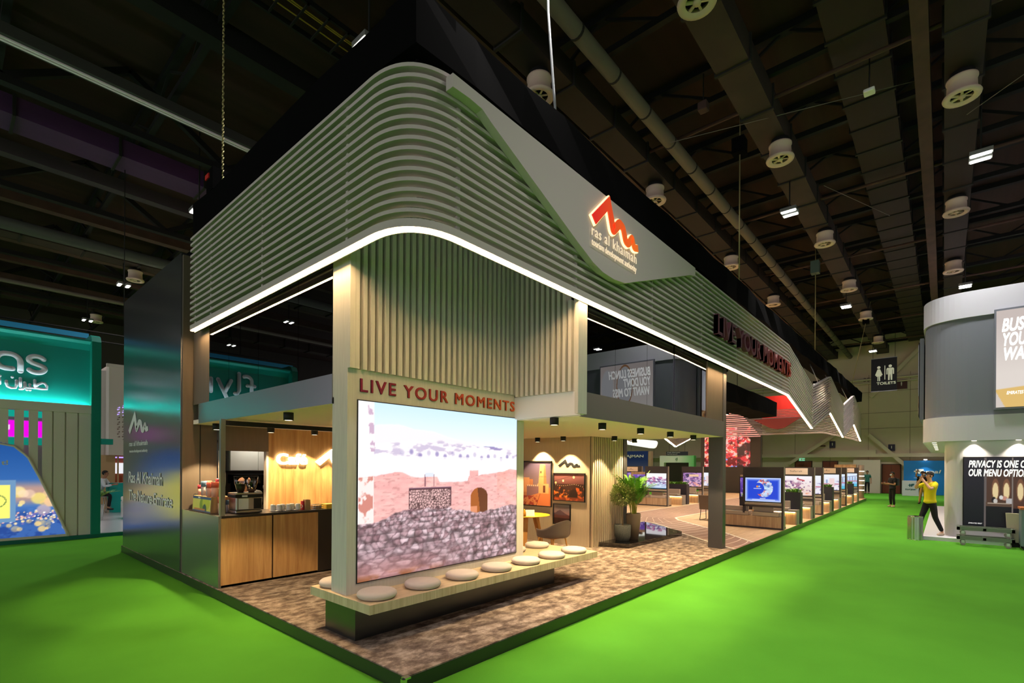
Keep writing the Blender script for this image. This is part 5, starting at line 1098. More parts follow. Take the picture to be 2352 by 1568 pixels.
p = Pic(200, 190); u, v = p.u, p.v; n = fbm(u*14,v*18,5); p.c = np.stack([210+60*n, 40+120*(n>0.58)+40*n, 50+100*(n>0.62)+40*n],-1); p.fill(sst(0.6,0.7,fbm(u*20,v*24,8)),(255,190,190)); p.fill(sst(0.45,0.35,fbm(u*9,v*10,9)),(120,14,24)); p.fill((v<0.3)*sst(0.5,0.6,fbm(u*9,v*8,12))*(u>0.35)*(u<0.8),(150,170,250)); p.fill((u>0.72)*sst(0.35,0.6,fbm(u*10,v*9,15)),(60,24,30))
p.build('screen_image', (36.0, 10.4, 2.0), (0,-1,0), (0,0,1), 3.3, 2.9, m_screen, rsn)
aj = thing('blue_stand_wall', 'deep blue stand wall with white AJMAN lettering and oak side', 'stand', (40, 18, 0))
MB().box(40, 16.95, 0, 40.3, 20.5, 3.41).build('stand_wall', grad_paint('deep_blue_wall', S(92,100,150), S(22,52,124), 1.6, 2.6, 'Z'), aj); MB().box(39.95, 16.65, 0, 40.3, 16.95, 3.38).build('oak_side', m_lounge, aj); MB().text('AJMAN', (39.99,19.2,2.83), (0,-1,0), (0,0,1), 1.75, 0.24, 0.01, 0.02).build('lettering', m_signw, aj)
ga = thing('green_arch_stand', 'pale green archway stand with dark opening and leaf emblem', 'stand', (40, 14.2, 0))
m_gr = grad_paint('pale_to_green', S(110,214,120), S(224,236,214), 12.7, 14.2, 'Y')
MB().box(40,15.45,0,40.5,15.85,2.96).box(40,12.75,0,40.5,13.2,2.96).box(40,13.2,2.34,40.5,15.45,2.96).build('arch', m_gr, ga); MB().box(40.45,13.2,0,40.5,15.45,2.34).build('opening', mat('arch_dark', S(58,52,50),0.8), ga)
b = MB(); b.tube([(39.99,14.4,2.62),(39.99,14.3,2.72),(39.99,14.2,2.78),(39.99,14.2,2.62),(39.99,14.3,2.56)], 0.02, 6, closed=True); b.build('leaf_emblem', mat('emblem_green', S(90,150,90),0.6), ga)
hs = thing('hanging_dark_sign', 'hanging dark sign board with two white text lines', 'sign', (40, 14.1, 2.97)); MB().box(39.6,13.13,2.97,39.66,15.08,3.3).build('sign_board', mat('sign_dark', S(44,46,58),0.5), hs); MB().text('The People', (39.59,15.0,3.18), (0,-1,0), (0,0,1), 1.2, 0.08, 0.003).text('Club and Resorts', (39.59,15.0,3.04), (0,-1,0), (0,0,1), 0.95, 0.08, 0.003).build('lettering', m_signw, hs)
for y in (13.4, 14.8): MB().tube([(39.63,y,3.3),(39.63,y,12.6)], 0.012, 5).build('sign_wire', m_steelk, hs)
wc = thing('white_hanging_canopy', 'white glowing curved canopy hanging over the blue stand', 'canopy', (35, 15.5, 3.4))
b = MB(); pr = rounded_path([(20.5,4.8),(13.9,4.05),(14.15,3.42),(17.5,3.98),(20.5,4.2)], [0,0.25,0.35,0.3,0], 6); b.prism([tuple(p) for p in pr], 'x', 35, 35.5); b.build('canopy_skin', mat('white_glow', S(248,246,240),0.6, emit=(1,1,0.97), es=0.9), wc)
for y in (15.0, 19.0): MB().tube([(35.2,y,4.5),(35.2,y,12.6)], 0.015, 5).build('canopy_cable', m_steelk, wc)
# far ribbon of the slatted canopy (other long side of the stand)
fr_ = thing('rear_slatted_ribbon', 'rear slatted ribbon of the canopy seen zigzagging under the soffit', 'canopy', (24, 10.4, 3.6))
rp = [(27.5,-0.35),(24.0,-0.1),(22.4,-0.55),(20.8,-0.1),(18.0,-0.1)]
zz2 = [(34.0,0.1),(30.6,-0.75),(27.6,0.1),(24.0,-0.75),(20.4,0.1),(16.8,-0.75),(13.0,0.0)]
pth = [(x,10.4,z) for x, z in zz2]
b = MB()
for k in range(15): sweep(b, pth, 4.15+k*0.095, 4.19+k*0.095, 0.0, -0.1)
b.build('slat_cladding', m_slat, fr_); b = MB(); sweep(b, pth, 4.10, 4.12, 0.0, -0.1); b.build('led_strip', m_led, fr_)
for x in (14, 20.4, 27.6, 33.5): MB().tube([(x,10.45,4.3),(x,10.45,12.6)], 0.014, 5).build('ribbon_cable', m_steel, fr_)
# ================================================================== teal airline stand
m_teal = mat('teal_paint', S(0, 136, 118), 0.45); m_teald = mat('teal_kerb', S(0, 112, 92), 0.5); m_flyw = mat('warm_white_board', S(226, 222, 208), 0.6)
m_tealp = mat('turquoise_panel', S(8, 158, 148), 0.4)
fs_ = thing('teal_airline_stand', 'teal and white airline stand with big white letters and an arched lit picture', 'stand', (-2.4, 13.7, 0))
MB().box(-5.4, 13.55, 0.0, 6.0, 24.0, 0.10).build('kerb', m_teald, fs_); MB().box(0.14, 13.62, 0.10, 6.0, 24.0, 0.108).build('pale_floor', mat('pale_gloss_floor', S(206,210,216), 0.15), fs_)
b = MB(); b.prism([(13.50,0.1),(13.50,5.0),(13.52,5.22),(13.60,5.36),(13.75,5.42),(14.6,5.42),(14.6,0.1)], 'x', -0.06, 0.135); b.prism([(13.50,0.1),(13.50,5.0),(13.52,5.22),(13.60,5.36),(13.75,5.42),(14.6,5.42),(14.6,0.1)], 'x', -5.15, -4.95); b.build('end_post', m_teal, fs_)
b = MB(); b.prism([(13.78,3.5),(13.78,5.0),(13.72,5.16),(13.62,5.22),(13.62,5.26),(13.9,5.26),(13.9,3.5)], 'x', -4.95, -0.06); b.build('upper_panel', m_tealp, fs_)
b = MB(); b.box(-4.95, 13.56, 3.30, -0.06, 13.62, 3.52); b.box(-4.95, 13.62, 3.30, -0.06, 13.9, 3.40); b.build('ledge', m_flyw, fs_)
MB().box(-4.9, 13.645, 3.405, -0.12, 13.70, 3.42).build('uplight_strip', emis('cyan_white_strip', (0.72, 1.0, 1.0), 42.0), fs_)
slots = [(-1.575,-1.495),(-1.335,-1.245),(-1.08,-1.0)]; edges = [-4.95] + [-4.7+0.245*k for k in range(12)]
b = MB(); x = -4.95
xs_ = []
k = 0
while x < -1.6: xs_.append((x, min(x+0.16, -1.576))); x += 0.245
for a, c in xs_: b.box(a, 13.6, 0.1, c, 13.68, 3.3)
for a, c in ((-1.495,-1.335),(-1.245,-1.08),(-1.0,-0.82),(-0.79,-0.58),(-0.55,-0.33),(-0.30,-0.06)): b.box(a, 13.6, 0.1, c, 13.68, 3.3)
for a in (-0.82,-0.58,-0.33): b.box(a, 13.66, 0.1, a+0.03, 13.69, 3.3)
b.build('board_slats', m_flyw, fs_)
MB().box(-4.9, 13.95, 0.1, -1.6, 14.0, 3.3).box(-1.6, 13.95, 0.1, -0.95, 14.0, 2.5).build('slat_backing', m_flyw, fs_)
p = Pic(40, 30); p.c[:] = (244, 0, 238); p.rect(0,0.72,1,0.82,(70,66,74)); p.rect(0,0.82,1,1,(0,160,140)); p.rect(0,0,1,0.22,(0,130,110)); p.rect(0.0,0.42,0.09,0.56,(250,240,252))
p.build('magenta_screen', (-1.62,13.93,2.44), (1,0,0), (0,0,1), 0.66, 0.86, m_screen, fs_)
# arched picture
def arch_halfwidth(z): 
    pts = [(0.16,1.42),(1.1,1.09),(1.6,0.90),(2.14,0.68),(2.41,0.42),(2.47,0.2),(2.49,0.0)]
    return np.interp(z, [q[0] for q in pts], [q[1] for q in pts])
AX = -1.94
p = Pic(150, 120); u, v = p.u, p.v; X = AX-1.46+u*2.92; Z = 0.16+v*2.34
p.grad((24,78,150),(70,120,190),0.35,1.0); p.fill(sst(0.62,0.5,v)*sst(0.3,0.42,v), (186,150,140)); p.fill(sst(0.34,0.2,v),(40,74,150)); p.fill((v<0.3)*sst(0.4,0.6,fbm(u*20,v*30,4))*0.5,(80,130,200))
rb = random.Random(4)
for k in range(46): p.disc(rb.uniform(0.25,1), rb.uniform(0.26,0.50), (q:=rb.uniform(0.012,0.05)), q*1.25, (255,rb.choice((206,222,236)),rb.choice((120,150,190))), 0.2, rb.uniform(0.4,0.95))
for k in range(260): p.disc(rb.uniform(0.0,1), rb.gauss(0.215,0.03), (q:=rb.uniform(0.003,0.010)), q*1.25, rb.choice(((255,226,170),(250,244,240),(255,190,170),(120,110,180))), 0.3)
for k in range(22): p.disc(rb.uniform(0.2,1), rb.uniform(0.06,0.17), (q:=rb.uniform(0.01,0.03)), q*1.2, (250,214,140), 0.2, rb.uniform(0.3,0.9))
p.fill((X<-1.46)&(Z>0.55)&(Z<1.56), (110,150,190)); p.fill((X<-1.57)&(Z>0.65)&(Z<1.45), (252,244,120)); p.fill((X<-1.80)&(X>-3.0)&(Z>0.35)&(Z<1.75), (255,246,90)); p.fill((np.abs(np.hypot(X+1.78,Z-1.06)-0.14)<0.012),(120,150,80))
hw = arch_halfwidth(Z); mk = (np.abs(X-AX) < hw-0.02)
cellm = mk[:-1,:-1] | mk[1:,1:]
p.build('arched_picture', (AX-1.46,13.585,0.16), (1,0,0), (0,0,1), 2.92, 2.34, attr_mat('lit_arch', 1.1, 0.4), fs_, mask=cellm)
zs = np.linspace(0.12, 2.49, 26); tr = [(AX-float(arch_halfwidth(z)), 13.57, float(z)) for z in zs] + [(AX+float(arch_halfwidth(z)), 13.57, float(z)) for z in zs[::-1]]
MB().tube(tr, 0.03, 6).box(AX-1.45, 13.55, 0.1, AX+1.45, 13.6, 0.16).build('arch_trim', m_flyw, fs_)
MB().text('t!', (-1.72,13.57,1.94), (1,0,0), (0,0,1), 0.11, 0.11, 0.004, 0.02).build('lettering_small', m_signw, fs_)
def strokes(mb, lines, r, y, squash=0.5):
    for pts in lines:
        pts = [(q[0], y, q[1]) for q in pts]
        n0 = len(mb.v); 
        if len(pts) > 1: mb.tube(pts, r, 8)
        mb.ball(pts[0], r*1.0, 8, 6)
        if len(pts) > 1: mb.ball(pts[-1], r*1.0, 8, 6)
        for i in range(n0, len(mb.v)): vv = mb.v[i]; mb.v[i] = (vv[0], y+(vv[1]-y)*squash, vv[2])
def arc(cx, cz, rx, rz, a0, a1, n=14): return [(cx+rx*math.cos(math.radians(a0+(a1-a0)*i/n)), cz+rz*math.sin(math.radians(a0+(a1-a0)*i/n))) for i in range(n+1)]
m_letter = mat('letter_lilac_white', S(236, 230, 246), 0.5)
LT = {'f': [arc(-3.55,4.70,0.16,0.16,60,180)+[(-3.71,4.26)], [(-3.80,4.56),(-3.58,4.56)]], 'l': [[(-3.32,4.92),(-3.32,4.36),(-3.27,4.27),(-3.20,4.27)]], 'y': [[(-3.08,4.66),(-2.90,4.28)],[(-2.70,4.66),(-2.98,4.05)]],
      'n': [[(-2.50,4.26),(-2.50,4.66)], [(-2.50,4.46)]+arc(-2.30,4.50,0.19,0.18,170,0)+[(-2.11,4.26)]],
      'a': [[(-1.53,4.30),(-1.66,4.30)]+arc(-1.64,4.48,0.17,0.18,262,90)+arc(-1.58,4.46,0.19,0.20,85,0)+[(-1.39,4.26)]],
      's': [arc(-1.10,4.575,0.14,0.095,25,200)+[(-1.18,4.50),(-1.02,4.44)]+arc(-1.10,4.365,0.15,0.10,30,-150)]}
for k, ln in LT.items():
    b = MB(); strokes(b, ln, 0.06, 13.74, 0.3); b.build('letter', m_letter, fs_)
def cp(x, y): return (-1.753 + x*0.001345, 3.833 + (880+x*0.055-y)*0.00178)
AR = [[(462,775),(466,880)], [(466,880),(560,892),(628,895),(628,850),(600,812),(560,808),(510,830),(470,868)], [(466,882),(400,882),(396,835)], [(396,882),(345,880),(328,812)], [(330,830),(330,885),(300,902),(268,905)], [(270,755),(272,870)], [(220,790),(222,850),(205,890),(150,892),(105,872),(88,830),(90,800)], [(360,912)], [(400,914)], [(165,745)], [(0,770),(4,840)], [(8,735)]]
b = MB(); strokes(b, [[cp(*q) for q in ln] for ln in AR], 0.03, 13.75, 0.3); b.build('lettering_arabic', m_letter, fs_)
# truss above the teal stand, its blue light put in as an emissive strip
t = thing('lighting_truss', 'slim lighting truss with blue glow above the teal airline stand', 'truss', (-2, 15.5, 6.0))
MB().tube([(-6,15.5,5.62),(2.0,15.5,5.62)], 0.025, 6).tube([(-6,15.5,5.88),(2.0,15.5,5.88)], 0.025, 6).tube([(-4,15.5,5.88),(-4,15.5,11.0)], 0.012, 5).tube([(1,15.5,5.88),(1,15.5,11.0)], 0.012, 5).build('truss_tubes', m_steelk, t)
MB().box(-6,15.7,5.70,0.2,15.75,5.84).build('blue_glow_strip', mat('blue_glow', S(40,130,170), 0.6, emit=S(40,140,180), es=0.15), t)
# ---- pavilion behind it
pv = thing('white_tower_pavilion', 'white tower with violet lit perforated pattern behind the teal stand', 'pavilion', (3.2, 22, 0.1))
m_tow = mat('tower_white', S(224, 214, 204), 0.6)
MB().box(1.78, 22.0, 2.32, 6.0, 25.0, 5.97).box(1.5, 22.6, 2.32, 1.78, 25.0, 5.8).box(1.7, 21.95, 5.9, 6.05, 22.1, 6.02).build('tower_shell', m_tow, pv)
b = MB(); c2_ = MB(); rr = random.Random(8)
for j in range(22):
    for i in range(9):
        x = 2.05+i*0.16; z = 2.75+j*0.10
        if abs(j-9) + abs(i-6)*0.5 < 9+rr.random()*2: (b if j > 11 else c2_).add([(x,21.99,z),(x+0.09,21.99,z),(x+0.09,21.99,z+0.055)] if (i+j) % 2 else [(x,21.99,z),(x+0.09,21.99,z+0.055),(x,21.99,z+0.055)], [(0,1,2)], False)
b.build('lit_perforation', emis('violet_light', (0.5,0.35,1.0), 1.2), pv, kind='stuff'); c2_.build('dark_perforation', mat('perforation_brown', S(120,96,84),0.8), pv, kind='stuff')
MB().box(1.45,22.3,0.1,2.05,22.8,2.32).build('oak_pillar', mat('oak_beige', S(206,170,126),0.6), pv); MB().box(2.05,22.9,0.1,6.0,23.0,2.32).build('terracotta_wall', mat('terracotta', S(186,100,66),0.7), pv); MB().box(2.15,22.85,1.55,2.75,22.9,2.0).build('lit_panel', emis('panel_white', (0.95,0.95,1.0), 0.9), pv); MB().box(2.0,22.6,2.2,6.0,22.65,2.26).build('violet_strip', emis('violet_light', (0,0,0), 1), pv)
for x in (2.12, 2.34, 2.56): MB().box(x,22.3,0.1,x+0.05,22.35,2.32).build('oak_post', mat('oak_beige', (0,0,0)), pv)
o = MB().box(0.4, 20.2, 2.69, 1.6, 20.5, 2.9).box(0.4,20.2,0.108,0.5,20.5,2.69).build('teal_beam', m_teal); tag(o, 'teal portal beam behind the end post of the teal stand', 'beam')
o = MB().prism([(1.50,1.0),(1.55,1.23),(4.0,1.23),(4.0,0.108),(1.62,0.108)], 'y', 20.3, 20.9).build('teal_counter', m_tealp, bevel=0.01); tag(o, 'turquoise reception counter in front of the white tower', 'counter')
t = thing('white_stool', 'white boxy stool on the pale floor before the turquoise counter', 'stool', (1.55, 17.4, 0.108)); MB().box(1.36,17.2,0.16,1.8,17.7,0.72).box(1.36,17.62,0.72,1.8,17.7,0.86).build('stool_body', m_white, t, bevel=0.04); MB().box(1.45,17.3,0.108,1.7,17.6,0.16).build('stool_foot', m_steel, t)
fp2 = thing('potted_fern', 'palm fronds spreading out behind the teal end post', 'plant', (0.75, 17.8, 0.108)); a_ = MB(); b = MB()
MB().lathe([(0.001,0),(0.15,0),(0.2,0.5),(0.001,0.5)], (0.75,17.8,0.108), 18).build('pot', m_white, fp2)
for k in range(12): frond((0.75,17.8,0.6), k*0.55, rng.uniform(0.7,1.0), 0.65, a_, b, rng, 14, 0.2)
a_.build('stems', mat('palm_stem', (0,0,0)), fp2); b.build('fronds', m_leaf, fp2)

# ================================================================== grey airline stand
m_ew = mat('cool_white_panel', S(204, 206, 216), 0.6); m_eg = mat('slate_grey_panel', S(116, 122, 132), 0.6)
es_ = thing('grey_airline_stand', 'white and slate grey rounded airline stand with lit advertising panels', 'stand', (20, -8, 0))
def rrect(x0, y0, x1, y1, r): return [tuple(p) for p in rounded_path([(x0,y0),(x0,y1),(x1,y1),(x1,y0),(x0,y0)], [0,r,r,0,0], 14)[:-1]]
MB().prism(rrect(15.6,-13.5,30.0,-3.06,1.1), 'z', 2.75, 3.43).prism(rrect(15.6,-13.5,30.0,-3.06,1.1), 'z', 6.1, 6.8).build('white_bands', m_ew, es_)
MB().prism(rrect(15.64,-13.5,29.96,-3.10,1.08), 'z', 3.43, 6.1).build('grey_band', m_eg, es_)
MB().prism(rrect(15.78,-13.4,29.8,-3.56,0.5), 'z', 0.1, 2.75).build('lower_wall', m_ew, es_)
MB().box(15.35, -13.5, 0, 30.2, -3.10, 0.10).build('plinth', m_ew, es_)
MB().box(17.2, -3.06, 3.5, 24.0, -2.96, 6.0).build('side_panel_box', m_eg, es_)
# upper advert
up_ = MB().box(15.52, -6.95, 3.55, 15.64, -4.52, 6.18).build('upper_lightbox', mat('lightbox_rim', S(120,126,138),0.4), es_)
p = Pic(140, 150); u, v = p.u, p.v; p.grad((214,200,194),(240,230,222),0.35,0.9); p.fill(sst(0.0,0.01,0.19+0.10*u-v),(240,200,120)); p.fill((v<0.24)*(u>0.45),(222,150,80)); p.fill(((v-0.02)<0.14-2.2*u),(226,214,206)); p.disc(0.52,0.66,0.14,0.30,(206,206,208),0.06); p.fill((np.abs(np.hypot((u-0.52)/0.15,(v-0.66)/0.32)-1)<0.05),(170,120,80)); p.disc(0.86,0.66,0.12,0.28,(214,214,216),0.06)
p.build('advert_picture', (15.515,-4.56,3.60), (0,-1,0), (0,0,1), 2.35, 2.53, m_lightbox, up_)
m_adtxt = mat('advert_white', S(250,250,252), 0.5, emit=(1,1,1), es=0.75)
for i, (s_, y, wdt) in enumerate((('BUSINESS LUNCH', -4.67, 1.85), ('YOU DON\'T', -4.69, 1.15), ('WANT TO MISS', -4.71, 1.6))): MB().text(s_, (15.51,y,5.58-0.377*i), (0,-1,0), (0,0,1), wdt, 0.335, 0.003, 0.028, 0.22).build('lettering_line', m_adtxt, up_)
MB().text('EMIRATES BUSINESS', (15.51,-4.76,3.93), (0,-1,0), (0,0,1), 0.62, 0.085, 0.003, 0.02, 0.2).build('lettering_small', m_adtxt, up_)
# side advert (seen mirrored in the glass)
sp_ = MB().box(17.3, -2.97, 3.6, 20.6, -2.93, 5.9).build('side_lightbox', m_rubber, es_)
p = Pic(120, 90); u, v = p.u, p.v; p.grad((206,206,216),(222,220,226),0.3,1); p.disc(0.35,0.66,0.16,0.36,(232,232,240),0.05); p.disc(0.85,0.62,0.12,0.32,(236,236,242),0.05); p.fill((v<0.28),(190,130,70)); p.fill((v<0.28)*sst(0.5,0.6,fbm(u*14,v*20,3)),(90,60,50)); p.fill((v<0.3)*sst(0.6,0.7,fbm(u*10+4,v*14,8)),(250,220,170))
p.build('side_advert_picture', (20.55,-2.925,3.65), (-1,0,0), (0,0,1), 3.2, 2.2, m_lightbox, sp_)
# lower advert
lo_ = MB().box(15.72, -5.95, 0.42, 15.78, -3.93, 2.31).build('lower_poster', m_rubber, es_)
p = Pic(170, 160); u, v = p.u, p.v; p.grad((30,28,40),(12,14,24),0.0,1.0)
p.fill((u>0.22)&(u<0.62)&(v>0.28)&(v<0.82),(84,56,44)); p.fill((u>0.62)*1.0,(120,72,46)); p.fill((u>0.205)&(u<0.225),(110,100,98)); p.fill((u>0.47)&(u<0.485),(140,128,120))
for x in (0.315, 0.42, 0.55): p.disc(x,0.54,0.037,0.16,(130,86,60),0.06); p.disc(x,0.52,0.028,0.12,(252,226,170),0.08)
p.fill((u>0.22)&(u<0.47)&(v<0.36)&(v>0.30),(96,72,58)); p.fill((u>0.22)&(u<0.47)&(v<0.30),(14,14,22)); p.disc(0.30,0.39,0.022,0.045,(24,20,22)); p.disc(0.315,0.375,0.02,0.035,(220,214,206)); p.disc(0.40,0.42,0.03,0.03,(210,150,130)); p.disc(0.37,0.43,0.018,0.03,(240,236,230)); p.fill((u>0.42)&(u<0.47)&(v>0.34)&(v<0.42),(200,196,196)); p.rect(0.24,0.335,0.45,0.35,(190,170,150))
p.build('poster_picture', (15.715,-3.95,0.44), (0,-1,0), (0,0,1), 1.98, 1.85, attr_mat('poster_backlit', 0.75, 0.25), lo_)
for i, (s_, wdt) in enumerate((('PRIVACY IS ONE OF', 1.16), ('OUR MENU OPTIONS', 1.2))): MB().text(s_, (15.71,-4.05,2.03-0.235*i), (0,-1,0), (0,0,1), wdt, 0.19, 0.002, 0.024, 0.2).build('lettering_line', m_adtxt, lo_)
MB().text('EMIRATES FIRST', (15.71,-4.05,0.50), (0,-1,0), (0,0,1), 0.27, 0.035, 0.002, 0.0, 0.2).build('lettering_small', m_adtxt, lo_)
for i, (x, y) in enumerate([(15.68,-4.15),(15.68,-5.0),(15.68,-6.2),(16.6,-3.32),(18.0,-3.32),(19.4,-3.32),(20.8,-3.32),(22.4,-3.32),(24.0,-3.32)]):
    MB().lathe([(0.001,0),(0.05,0),(0.055,0.012)], (x,y,2.738), 14).build('soffit_downlight', m_spotlens, es_)
    l = bpy.data.lights.new('soffit_beam', 'SPOT'); l.energy = 60; l.color = (1,0.86,0.66); l.spot_size = math.radians(100); l.spot_blend = 0.4; l.shadow_soft_size = 0.04
    lo = bpy.data.objects.new('soffit_beam', l); COL.objects.link(lo); lo.location = (x, y, 2.72)
# bin, trolley, flight case
bn = thing('steel_bin', 'round brushed steel litter bin at the edge of the grey stand plinth', 'bin', (15.2, -2.94, 0))
b = MB(); n = 48; prof = [0.0, 0.04, 0.62]
vs = []; fs = []
for z in (0.0, 0.63):
    for k in range(n): r = 0.165+0.008*math.cos(12*2*math.pi*k/n); vs.append((15.2+r*math.cos(2*math.pi*k/n), -2.94+r*math.sin(2*math.pi*k/n), z))
fs = [(k,(k+1)%n,n+(k+1)%n,n+k) for k in range(n)]; b.add(vs, fs, True); b.build('bin_body', m_steel, bn)
b = MB(); b.lathe([(0.17,0.63),(0.175,0.65),(0.15,0.665),(0.12,0.64),(0.001,0.63)], (15.2,-2.94,0), 32).lathe([(0.165,0),(0.17,0.015),(0.165,0.02)], (15.2,-2.94,0), 32); b.build('bin_rim', m_chrome, bn)
m_dolly = mat('grey_green_metal', S(112,124,112), 0.5, metal=0.3)
def dolly(z, lab, dx=0.0):
    t = thing('dolly', lab, 'dolly', (15.0+dx, -4.33, z), 'stacked dollies')
    x0, x1, y0, y1 = 14.78+dx, 15.2+dx, -4.88, -3.80
    b = MB(); b.box(x0,y0,z+0.15,x0+0.06,y1,z+0.24).box(x1-0.06,y0,z+0.15,x1,y1,z+0.24).box(x0,y0,z+0.15,x1,y0+0.06,z+0.23).box(x0,y1-0.06,z+0.15,x1,y1,z+0.23).box(x0,-4.36,z+0.16,x1,-4.30,z+0.22); b.build('dolly_frame', m_dolly, t)
    for x in (x0+0.06, x1-0.06):
        for y in (y0+0.12, y1-0.12):
            w_ = MB().tube([(x-0.02,y,z+0.062),(x+0.02,y,z+0.062)], 0.06, 16).build('caster', mat('grey_wheel', S(150,150,146),0.6), t); MB().box(x-0.035,y-0.03,z+0.06,x-0.025,y+0.03,z+0.15).box(x+0.025,y-0.03,z+0.06,x+0.035,y+0.03,z+0.15).box(x-0.035,y-0.03,z+0.135,x+0.035,y+0.03,z+0.15).build('caster_fork', m_steel, w_)
    return t
dolly(0.0, 'lower grey green dolly of the stack before the privacy poster'); dolly(0.24, 'upper grey green dolly stacked before the privacy poster', 0.03)
fc = thing('flight_case', 'blue grey flight case with an orange board on top cut by the picture edge', 'case', (14.9, -5.4, 0))
MB().box(14.62,-5.8,0.1,15.2,-4.97,1.0).build('case_body', mat('blue_grey_case', S(112,132,142),0.5), fc, bevel=0.02); MB().box(14.6,-5.82,1.0,15.22,-4.95,1.05).build('top_board', mat('orange_board', S(190,110,60),0.6), fc)
for x in (14.7,15.1):
    for y in (-5.7,-5.05): MB().tube([(x-0.02,y,0.05),(x+0.02,y,0.05)], 0.05, 14).build('caster', m_rubber, fc)
wbn = thing('pale_crate', 'tall pale plastic crate between the dollies and the flight case', 'crate', (15.3, -4.93, 0)); MB().prism([(-5.05,0.12),(-4.78,0.12),(-4.74,0.86),(-5.09,0.86)], 'x', 15.24, 15.34).build('crate_body', mat('pale_plastic', S(196,192,166),0.6), wbn); MB().box(15.25,-5.0,0.0,15.33,-4.85,0.12).build('crate_foot', m_rubber, wbn)

# ================================================================== turpal booth, partition, toilets banner
tp_ = thing('blue_travel_booth', 'bright blue booth wall with white turpal lettering at the far wall', 'booth', (45.2, -2.45, 0))
MB().box(45.2,-4.6,0.02,45.35,-1.25,2.55).build('booth_wall', mat('bright_blue', S(24,124,200),0.5), tp_); MB().text('turpal', (45.19,-2.05,1.62), (0,-1,0), (0,0,1), 1.35, 0.26, 0.01, 0.015, 0.2, cap=0.74).build('lettering', m_signw, tp_)
MB().box(45.17,-1.86,1.70,45.2,-2.25,1.80).box(45.17,-1.95,1.55,45.2,-2.03,1.92).box(45.17,-2.12,1.55,45.2,-2.2,1.92).box(45.17,-2.2,1.78,45.2,-2.42,1.92).build('logo_mark', m_signw, tp_); MB().text('travel tech', (45.19,-1.86,1.24), (0,-1,0), (0,0,1), 0.35, 0.07, 0.003).build('lettering_small', m_signw, tp_)
tl = thing('booth_spot', 'small white spotlight over the blue travel booth', 'lamp', (45.0, -2.5, 2.62)); MB().box(44.95,-2.62,2.60,45.1,-2.42,2.65).build('lamp_head', emis('spot_white',(1,1,1),8.0), tl); MB().box(45.1,-2.53,2.5,45.22,-2.5,2.64).build('lamp_arm', m_steel, tl)
l = bpy.data.lights.new('booth_beam','SPOT'); l.energy = 70; l.spot_size = math.radians(110); l.spot_blend = 0.5; lo = bpy.data.objects.new('booth_beam', l); COL.objects.link(lo); lo.location = (44.9,-2.5,2.55); lo.rotation_euler = (0, math.radians(20), 0)
tc_ = thing('travel_counter', 'white counter with teal turpal logo before the blue booth', 'counter', (43.2,-1.8,0)); MB().box(43.0,-2.7,0,43.5,-1.27,1.08).build('counter_body', m_ew, tc_); m_tink = mat('teal_ink', S(30,96,110),0.6)
MB().text('turpal', (42.99,-1.45,0.42), (0,-1,0), (0,0,1), 0.62, 0.14, 0.004, 0.01, 0.2, cap=0.74).build('lettering', m_tink, tc_); MB().box(42.985,-1.62,0.74,43.0,-1.92,0.79).box(42.985,-1.68,0.65,43.0,-1.74,0.86).box(42.985,-1.78,0.65,43.0,-1.84,0.86).box(42.985,-1.84,0.80,43.0,-1.96,0.87).build('logo_mark', m_tink, tc_)
o = MB().box(45.4,0.2,0,45.6,1.95,2.62).build('white_partition', mat('partition_pink_white', S(222,206,190),0.7)); tag(o, 'plain pale partition panel beside the brown double door', 'partition')
tb_ = thing('toilets_banner', 'hanging black TOILETS banner with white man and woman figures', 'banner', (38,-0.5,7.05))
MB().box(38.0,-1.22,7.05,38.04,0.14,9.22).build('banner_board', mat('banner_black', S(18,20,18),0.35), tb_); MB().box(37.99,-1.24,7.03,38.05,0.16,7.07).box(37.99,-1.24,9.2,38.05,0.16,9.24).build('banner_bar', m_steel, tb_)
b = MB(); x = 37.985
def pol(pts, b=b): b.prism(pts, 'x', x, x+0.012)
def pc(cy, cz, r): pol([(cy+r*math.cos(i*math.pi/8), cz+r*math.sin(i*math.pi/8)) for i in range(16)])
pc(-0.27,8.62,0.09); pol([(-0.20,8.5),(-0.34,8.5),(-0.47,8.12),(-0.41,8.09),(-0.35,8.26),(-0.42,8.03),(-0.34,8.03),(-0.34,7.72),(-0.29,7.72),(-0.28,8.03),(-0.26,8.03),(-0.25,7.72),(-0.20,7.72),(-0.20,8.03),(-0.12,8.03),(-0.19,8.26),(-0.13,8.09),(-0.07,8.12)])
pol([(-0.57,8.72),(-0.61,8.72),(-0.61,7.8),(-0.57,7.8)]); pc(-0.87,8.66,0.09); pol([(-0.72,8.54),(-1.02,8.54),(-1.07,8.48),(-1.07,8.12),(-1.01,8.12),(-1.0,8.42),(-0.98,8.42),(-0.98,7.74),(-0.90,7.74),(-0.88,8.12),(-0.86,8.12),(-0.84,7.74),(-0.76,7.74),(-0.76,8.42),(-0.74,8.42),(-0.73,8.12),(-0.67,8.12),(-0.67,8.48)])
b.text('TOILETS', (37.99,-0.16,7.48), (0,-1,0), (0,0,1), 1.0, 0.17, 0.006, 0.02); b.build('lettering', mat('banner_white', S(240,244,214),0.5,emit=S(240,244,214),es=0.25), tb_)
for y in (0.05,-1.12): MB().tube([(38.02,y,9.22),(38.02,y,12.6)], 0.012, 5).build('banner_wire', m_steelk, tb_)

